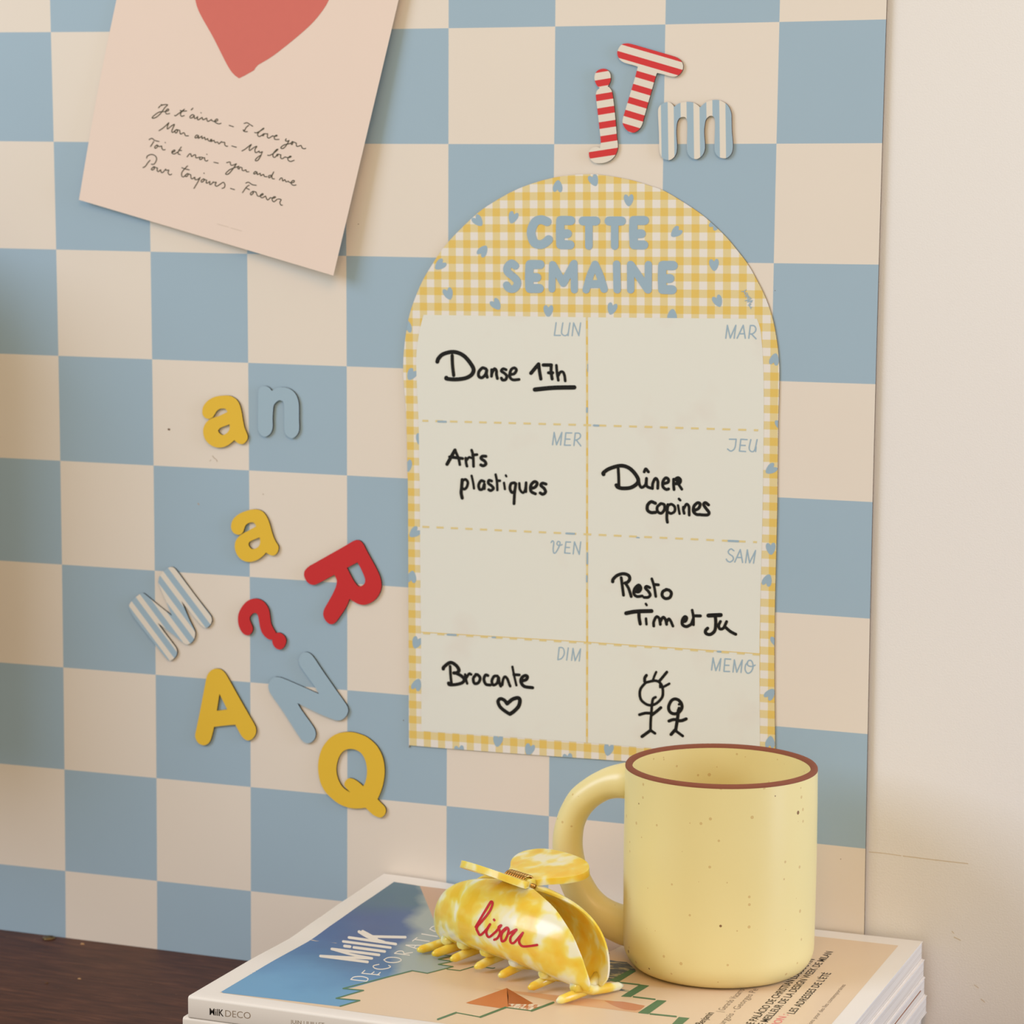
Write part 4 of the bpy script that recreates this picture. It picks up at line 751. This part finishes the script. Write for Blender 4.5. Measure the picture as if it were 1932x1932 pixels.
_fh = Vector((F_.x, F_.y, 0)).normalized(); _rh = Vector((R_.x, R_.y, 0)).normalized()
_hb = math.radians(24); nH = _fh*math.cos(_hb)+_rh*math.sin(_hb)
HP = [(1197,1472,66),(1180,1473,68),(1160,1475,62),(1138,1482,57),(1117,1494,56),(1099,1509,57),(1086,1528,55),(1077,1549,55),(1072,1573,57),(1071,1598,58),(1074,1624,60),(1081,1650,60),(1092,1675,62),(1107,1699,63),(1127,1719,65),(1152,1735,70),(1180,1746,76),(1198,1750,78)]
path = [(onplane(x, y, (MX, MY, 0), nH), w/2/224) for x, y, w in HP]
pts = smooth_open([(i, 0) for i in range(len(path))], 1)
P3 = [p for p, _ in path]; RR = [r for _, r in path]
fine, fr = [], []
for i in range(len(P3)-1):
    g = lambda j: P3[min(max(j, 0), len(P3)-1)]
    for k in range(3):
        fine.append(Vector(cr(g(i-1), g(i), g(i+1), g(i+2), k/3))); fr.append(RR[i]+(RR[i+1]-RR[i])*k/3)
fine.append(P3[-1]); fr.append(RR[-1])
def tube(mb, path, rad, n=20, m=0, side=None, caps=True, flatk=1.0):
    vs = []; N = len(path)
    s = side
    for i, p in enumerate(path):
        t = (path[min(i+1, N-1)]-path[max(i-1, 0)]).normalized()
        a = (s-t*s.dot(t)).normalized(); b = t.cross(a); r = rad[i] if isinstance(rad, list) else rad
        vs += [M(p+a*r*math.cos(2*math.pi*k/n)*flatk+b*r*math.sin(2*math.pi*k/n)) for k in range(n)]
    fs = [(i*n+k, i*n+(k+1) % n, (i+1)*n+(k+1) % n, (i+1)*n+k) for i in range(N-1) for k in range(n)]
    if caps: fs += [tuple(range(n))[::-1], tuple((N-1)*n+k for k in range(n))]
    mb.add(vs, fs, m, True)
mb = MB(); tube(mb, fine, fr, 28, 0, nH); mb.build('handle', m_glaze, mug)

# ---------------------------------------------------------------- claw clip
def acetate():
    t = NT('marbled_yellow_acetate'); o = t.obj()
    w = t.noise(70, 2, o); mp = t.node('ShaderNodeVectorMath', operation='ADD'); t.l.new(o, mp.inputs[0])
    sc = t.node('ShaderNodeCombineXYZ'); t.l.new(t.math('MULTIPLY', w, 0.012), sc.inputs[0]); t.l.new(t.math('MULTIPLY', w, 0.012), sc.inputs[2]); t.l.new(sc.outputs[0], mp.inputs[1])
    f = t.noise(92, 2.0, mp.outputs[0], 0.4)
    c = t.ramp(f, [(0.36, srgb(246, 238, 206)), (0.43, srgb(246, 230, 154)), (0.50, srgb(246, 214, 92)), (0.66, srgb(243, 196, 58))])
    m = t.set(c, 0.22, 0.45, Subsurface_Weight=0.55, Subsurface_Scale=0.006, Coat_Weight=0.1, Coat_Roughness=0.08)
    t.b.inputs['Subsurface Radius'].default_value = (1, 0.8, 0.4)
    return m
m_acet = acetate()
m_gold = NT('brass').set(srgb(196, 150, 84), 0.25, 0.5, Metallic=1.0)
m_redp = flat('red_script_print', (196, 26, 40), 0.35, 0.4)
CO = Vector((5.57, -2.20, -7.768)); CA = Vector((0.878, -0.478, 0)); CW = Vector((-0.478, -0.878, 0)); CZ = Vector((0, 0, 1))
def C3(a, w, z): return CO+CA*a+CW*w+CZ*(z+0.055*max(0, 1-(a/0.92)**2)*(1 if z > 0.05 else max(0, (z-0.035)/0.015)))
clip = thing('claw_clip', 'marbled yellow and cream acetate claw hair clip with red script', 'hair clip', M(CO))
SEC = [(0.03, 0.69), (0.13, 0.665), (0.235, 0.585), (0.31, 0.46), (0.33, 0.32), (0.275, 0.19), (0.16, 0.10)]
LEN = [0.22, 0.56, 0.78, 0.90, 0.96, 0.98, 0.94]
def samp(arr, t):
    t *= len(arr)-1; i = min(int(t), len(arr)-2); k = t-i
    g = lambda j: arr[min(max(j, 0), len(arr)-1)]
    if isinstance(arr[0], tuple): return cr(g(i-1), g(i), g(i+1), g(i+2), k)
    return cr((g(i-1),), (g(i),), (g(i+1),), (g(i+2),), k)[0]
def jaw(sg, name, teeth, alpha, lab):
    NS, NTt = 40, 24
    def base(s, t):
        w, z = samp(SEC, t); l = samp(LEN, t)
        a = s*l; k = (a/0.95)**2
        return C3(a+0.02*sg, sg*(w*(1-0.62*k)+0.02*k), z*(1-0.10*k))
    G = [[base(-1+2*i/NS, j/NTt) for i in range(NS+1)] for j in range(NTt+1)]
    def nrm(i, j):
        du = G[j][min(i+1, NS)]-G[j][max(i-1, 0)]; dv = G[min(j+1, NTt)][i]-G[max(j-1, 0)][i]
        n = du.cross(dv).normalized(); c = G[j][i]-C3(0, 0, 0.35)
        return n if n.dot(c) > 0 else -n
    h = 0.019; out, inn = [], []
    for j in range(NTt+1):
        for i in range(NS+1):
            e = 1-max(abs(-1+2*i/NS)**14*0.6, (j/NTt)**14*0.5); n = nrm(i, j); out.append(G[j][i]+n*h*e); inn.append(G[j][i]-n*h*e)
    w_ = NS+1; quads = [(j*w_+i, j*w_+i+1, (j+1)*w_+i+1, (j+1)*w_+i) for j in range(NTt) for i in range(NS)]
    mb = MB(); mb.add([M(p) for p in out], quads, 0, True); mb.add([M(p) for p in inn], quads, 0, True)
    rim = [(i, 0) for i in range(w_)]+[(NS, j) for j in range(1, NTt+1)]+[(i, NTt) for i in range(NS-1, -1, -1)]+[(0, j) for j in range(NTt-1, 0, -1)]
    r = len(rim); mb.add([M(out[j*w_+i]) for i, j in rim]+[M(inn[j*w_+i]) for i, j in rim], [(k, (k+1) % r, r+(k+1) % r, r+k) for k in range(r)], 0, True)
    for a, d in ((-0.115, 1), (0.115, 1)):               # hinge lugs
        aa = a+(0.03 if sg > 0 else -0.03)
        lp = [(0.05, 0.62), (0.06, 0.70), (0.03, 0.765), (-0.03, 0.765), (-0.06, 0.72), (-0.03, 0.66)]
        vs = [M(C3(aa-0.012, sg*w, z)) for w, z in lp]+[M(C3(aa+0.012, sg*w, z)) for w, z in lp]
        mb.add(vs, [(0, 1, 2, 3, 4, 5), (11, 10, 9, 8, 7, 6)]+[(k, (k+1) % 6, 6+(k+1) % 6, 6+k) for k in range(6)])
    J = mb.build(name, m_acet, clip, lab)
    for a in teeth:
        k = (a/0.95)**2; w0 = 0.16*(1-0.42*k)
        pth = [C3(a*0.97+0.02*sg, sg*(w0+0.05), 0.13*(1-0.1*k)), C3(a*0.985, sg*w0*0.7, 0.082), C3(a, sg*(w0*0.7-0.10), 0.056), C3(a*1.01, sg*(w0*0.7-0.24), 0.046), C3(a*1.015, sg*(w0*0.7-0.37), 0.040), C3(a*1.02, sg*(w0*0.7-0.41), 0.039)]
        mb = MB(); tube(mb, pth, [0.050, 0.048, 0.044, 0.040, 0.034, 0.016], 14, 0, CA, True, 1.05); mb.build('tooth', m_acet, clip)
    # lever
    ol = [(0.00, 0.15), (0.07, 0.20), (0.16, 0.29), (0.26, 0.345), (0.35, 0.335), (0.42, 0.25), (0.45, 0.11)]
    if sg < 0: ol = [(d*1.12, x*1.18) for d, x in ol]
    full = [(d, -x) for d, x in ol]+[(d, x) for d, x in ol[::-1]]
    full = smooth_closed([full[0]+(1,)]+full[1:-1]+[full[-1]+(1,)], 4)
    ca, sa = math.cos(alpha), math.sin(alpha)
    def lev(e):
        def fn(d, x):
            bend = 0.35*d*d; return M(C3(x+0.02*sg, sg*(0.045+d*ca-(e+bend*0.3)*sa), 0.70+d*sa+(e+bend*0.3)*ca))
        return fn
    mb = MB(); slab(mb, [full], lev(0.056), lev(0.0), 0, 0, 0); mb.build('lever', m_acet, clip)
    return out, quads
fo, fq = jaw(1, 'front_jaw', [-0.80, -0.55, -0.22, 0.16, 0.52, 0.87], math.radians(20), 'curved front jaw with red script')
jaw(-1, 'rear_jaw', [-0.90, -0.72, -0.5, -0.2, 0.1, 0.48, 0.85], math.radians(9), None)
mb = MB(); hel = []
for i in range(0, 9*16+1):
    an = 2*math.pi*i/16; hel.append(C3(-0.13+0.25*i/(9*16), 0.060*math.cos(an), 0.72+0.060*math.sin(an)))
tube(mb, hel, 0.0115, 6, 0, CZ+CW*0.3, True); mb.build('spring', m_gold, clip, 'coiled brass spring in the hinge')
mb = MB(); tube(mb, [C3(-0.19, 0, 0.715), C3(0.19, 0, 0.715)], 0.02, 12, 0, CZ); mb.build('hinge_pin', m_gold, clip)
bv = BVHTree.FromPolygons([tuple(p) for p in fo], fq)
def onjaw(x, y):
    d = ray(x, y).normalized(); h, n, i, t = bv.ray_cast(CAM, d)
    if h is None: h, n, i, t = bv.find_nearest(CAM+d*((CO-CAM).length-0.3))
    if n.dot(d) > 0: n = -n
    return M(h+n*0.003)
c5 = (780, 1610)
BIS = [[(590,695),(640,610),(700,510),(735,457),(748,480),(720,550),(650,640),(600,700),(610,740),(635,770),(690,720),(725,670)],[(725,670),(690,740),(715,790),(780,740)],[(762,626),(766,632)],[(780,740),(830,682),(805,700),(820,750),(795,800),(765,815)],[(880,710),(835,760),(835,825),(865,820),(890,770),(900,722),(880,702),(830,745)],[(900,760),(975,720),(920,790),(920,838),(950,845),(1000,790),(1035,750)],[(1035,750),(1000,820),(1010,860),(1040,878),(1100,875),(1170,865)]]
mb = MB(); strokes(mb, [(22, s) for s in BIS], c5, 5.005, onjaw, n=8); mb.build('script_lettering', m_redp, clip, 'red handwritten style word bisou')

# ---------------------------------------------------------------- small things on the desk
p = horp(92.5, 1771, ZD); p.y = min(p.y, -0.075)
tack = thing('brass_tack', 'small tarnished brass tack head lying on the desk by the wall', 'tack', M((p.x, p.y, ZD)))
m_tack = NT('tarnished_brass').set(srgb(138, 112, 74), 0.4, 0.5, Metallic=0.9)
mb = MB(); lathe(mb, [(0.001, 0.0), (0.058, 0.0), (0.066, 0.006), (0.062, 0.014), (0.045, 0.022), (0.02, 0.027), (0.001, 0.028)], 28, 0, p.x, p.y, ZD); mb.build('head', m_tack, tack)
mb = MB(); box(mb, *[c for a, b in zip(M((p.x-0.04, p.y-0.004, ZD+0.02)), M((p.x+0.04, p.y+0.004, ZD+0.0305))) for c in (a, b)]); mb.build('slot', flat('dark_slot', (60, 46, 30), 0.8, 0.2), tack)
m_chip = flat('pale_wood', (186, 146, 104), 0.8, 0.2)
for x, y, s, lab in ((155.5, 1781.5, 0.022, 'tiny pale wood chip on the desk beside the brass tack'), (150, 1847, 0.016, 'tiny reddish wood splinter on the desk farther from the wall'), (88, 1855, 0.02, 'small dark crumb on the desk in front of the tack')):
    q = horp(x, y, ZD); mb = MB()
    rr = [(s*(1+0.5*random.random())*math.cos(k*1.05), s*0.6*(1+0.5*random.random())*math.sin(k*1.05)) for k in range(6)]
    vs = [M((q.x+a, q.y+b, ZD)) for a, b in rr]+[M((q.x+a*0.7, q.y+b*0.7, ZD+s*0.5)) for a, b in rr]
    mb.add(vs, [(0, 1, 2, 3, 4, 5), (11, 10, 9, 8, 7, 6)]+[(k, (k+1) % 6, 6+(k+1) % 6, 6+k) for k in range(6)])
    o = mb.build('crumb' if 'crumb' in lab else 'wood_chip', flat('dark_crumb', (96, 70, 52), 0.8, 0.2) if 'crumb' in lab else m_chip, None, origin=M((q.x, q.y, ZD))); tag(o, lab, 'crumb' if 'crumb' in lab else 'wood chip')
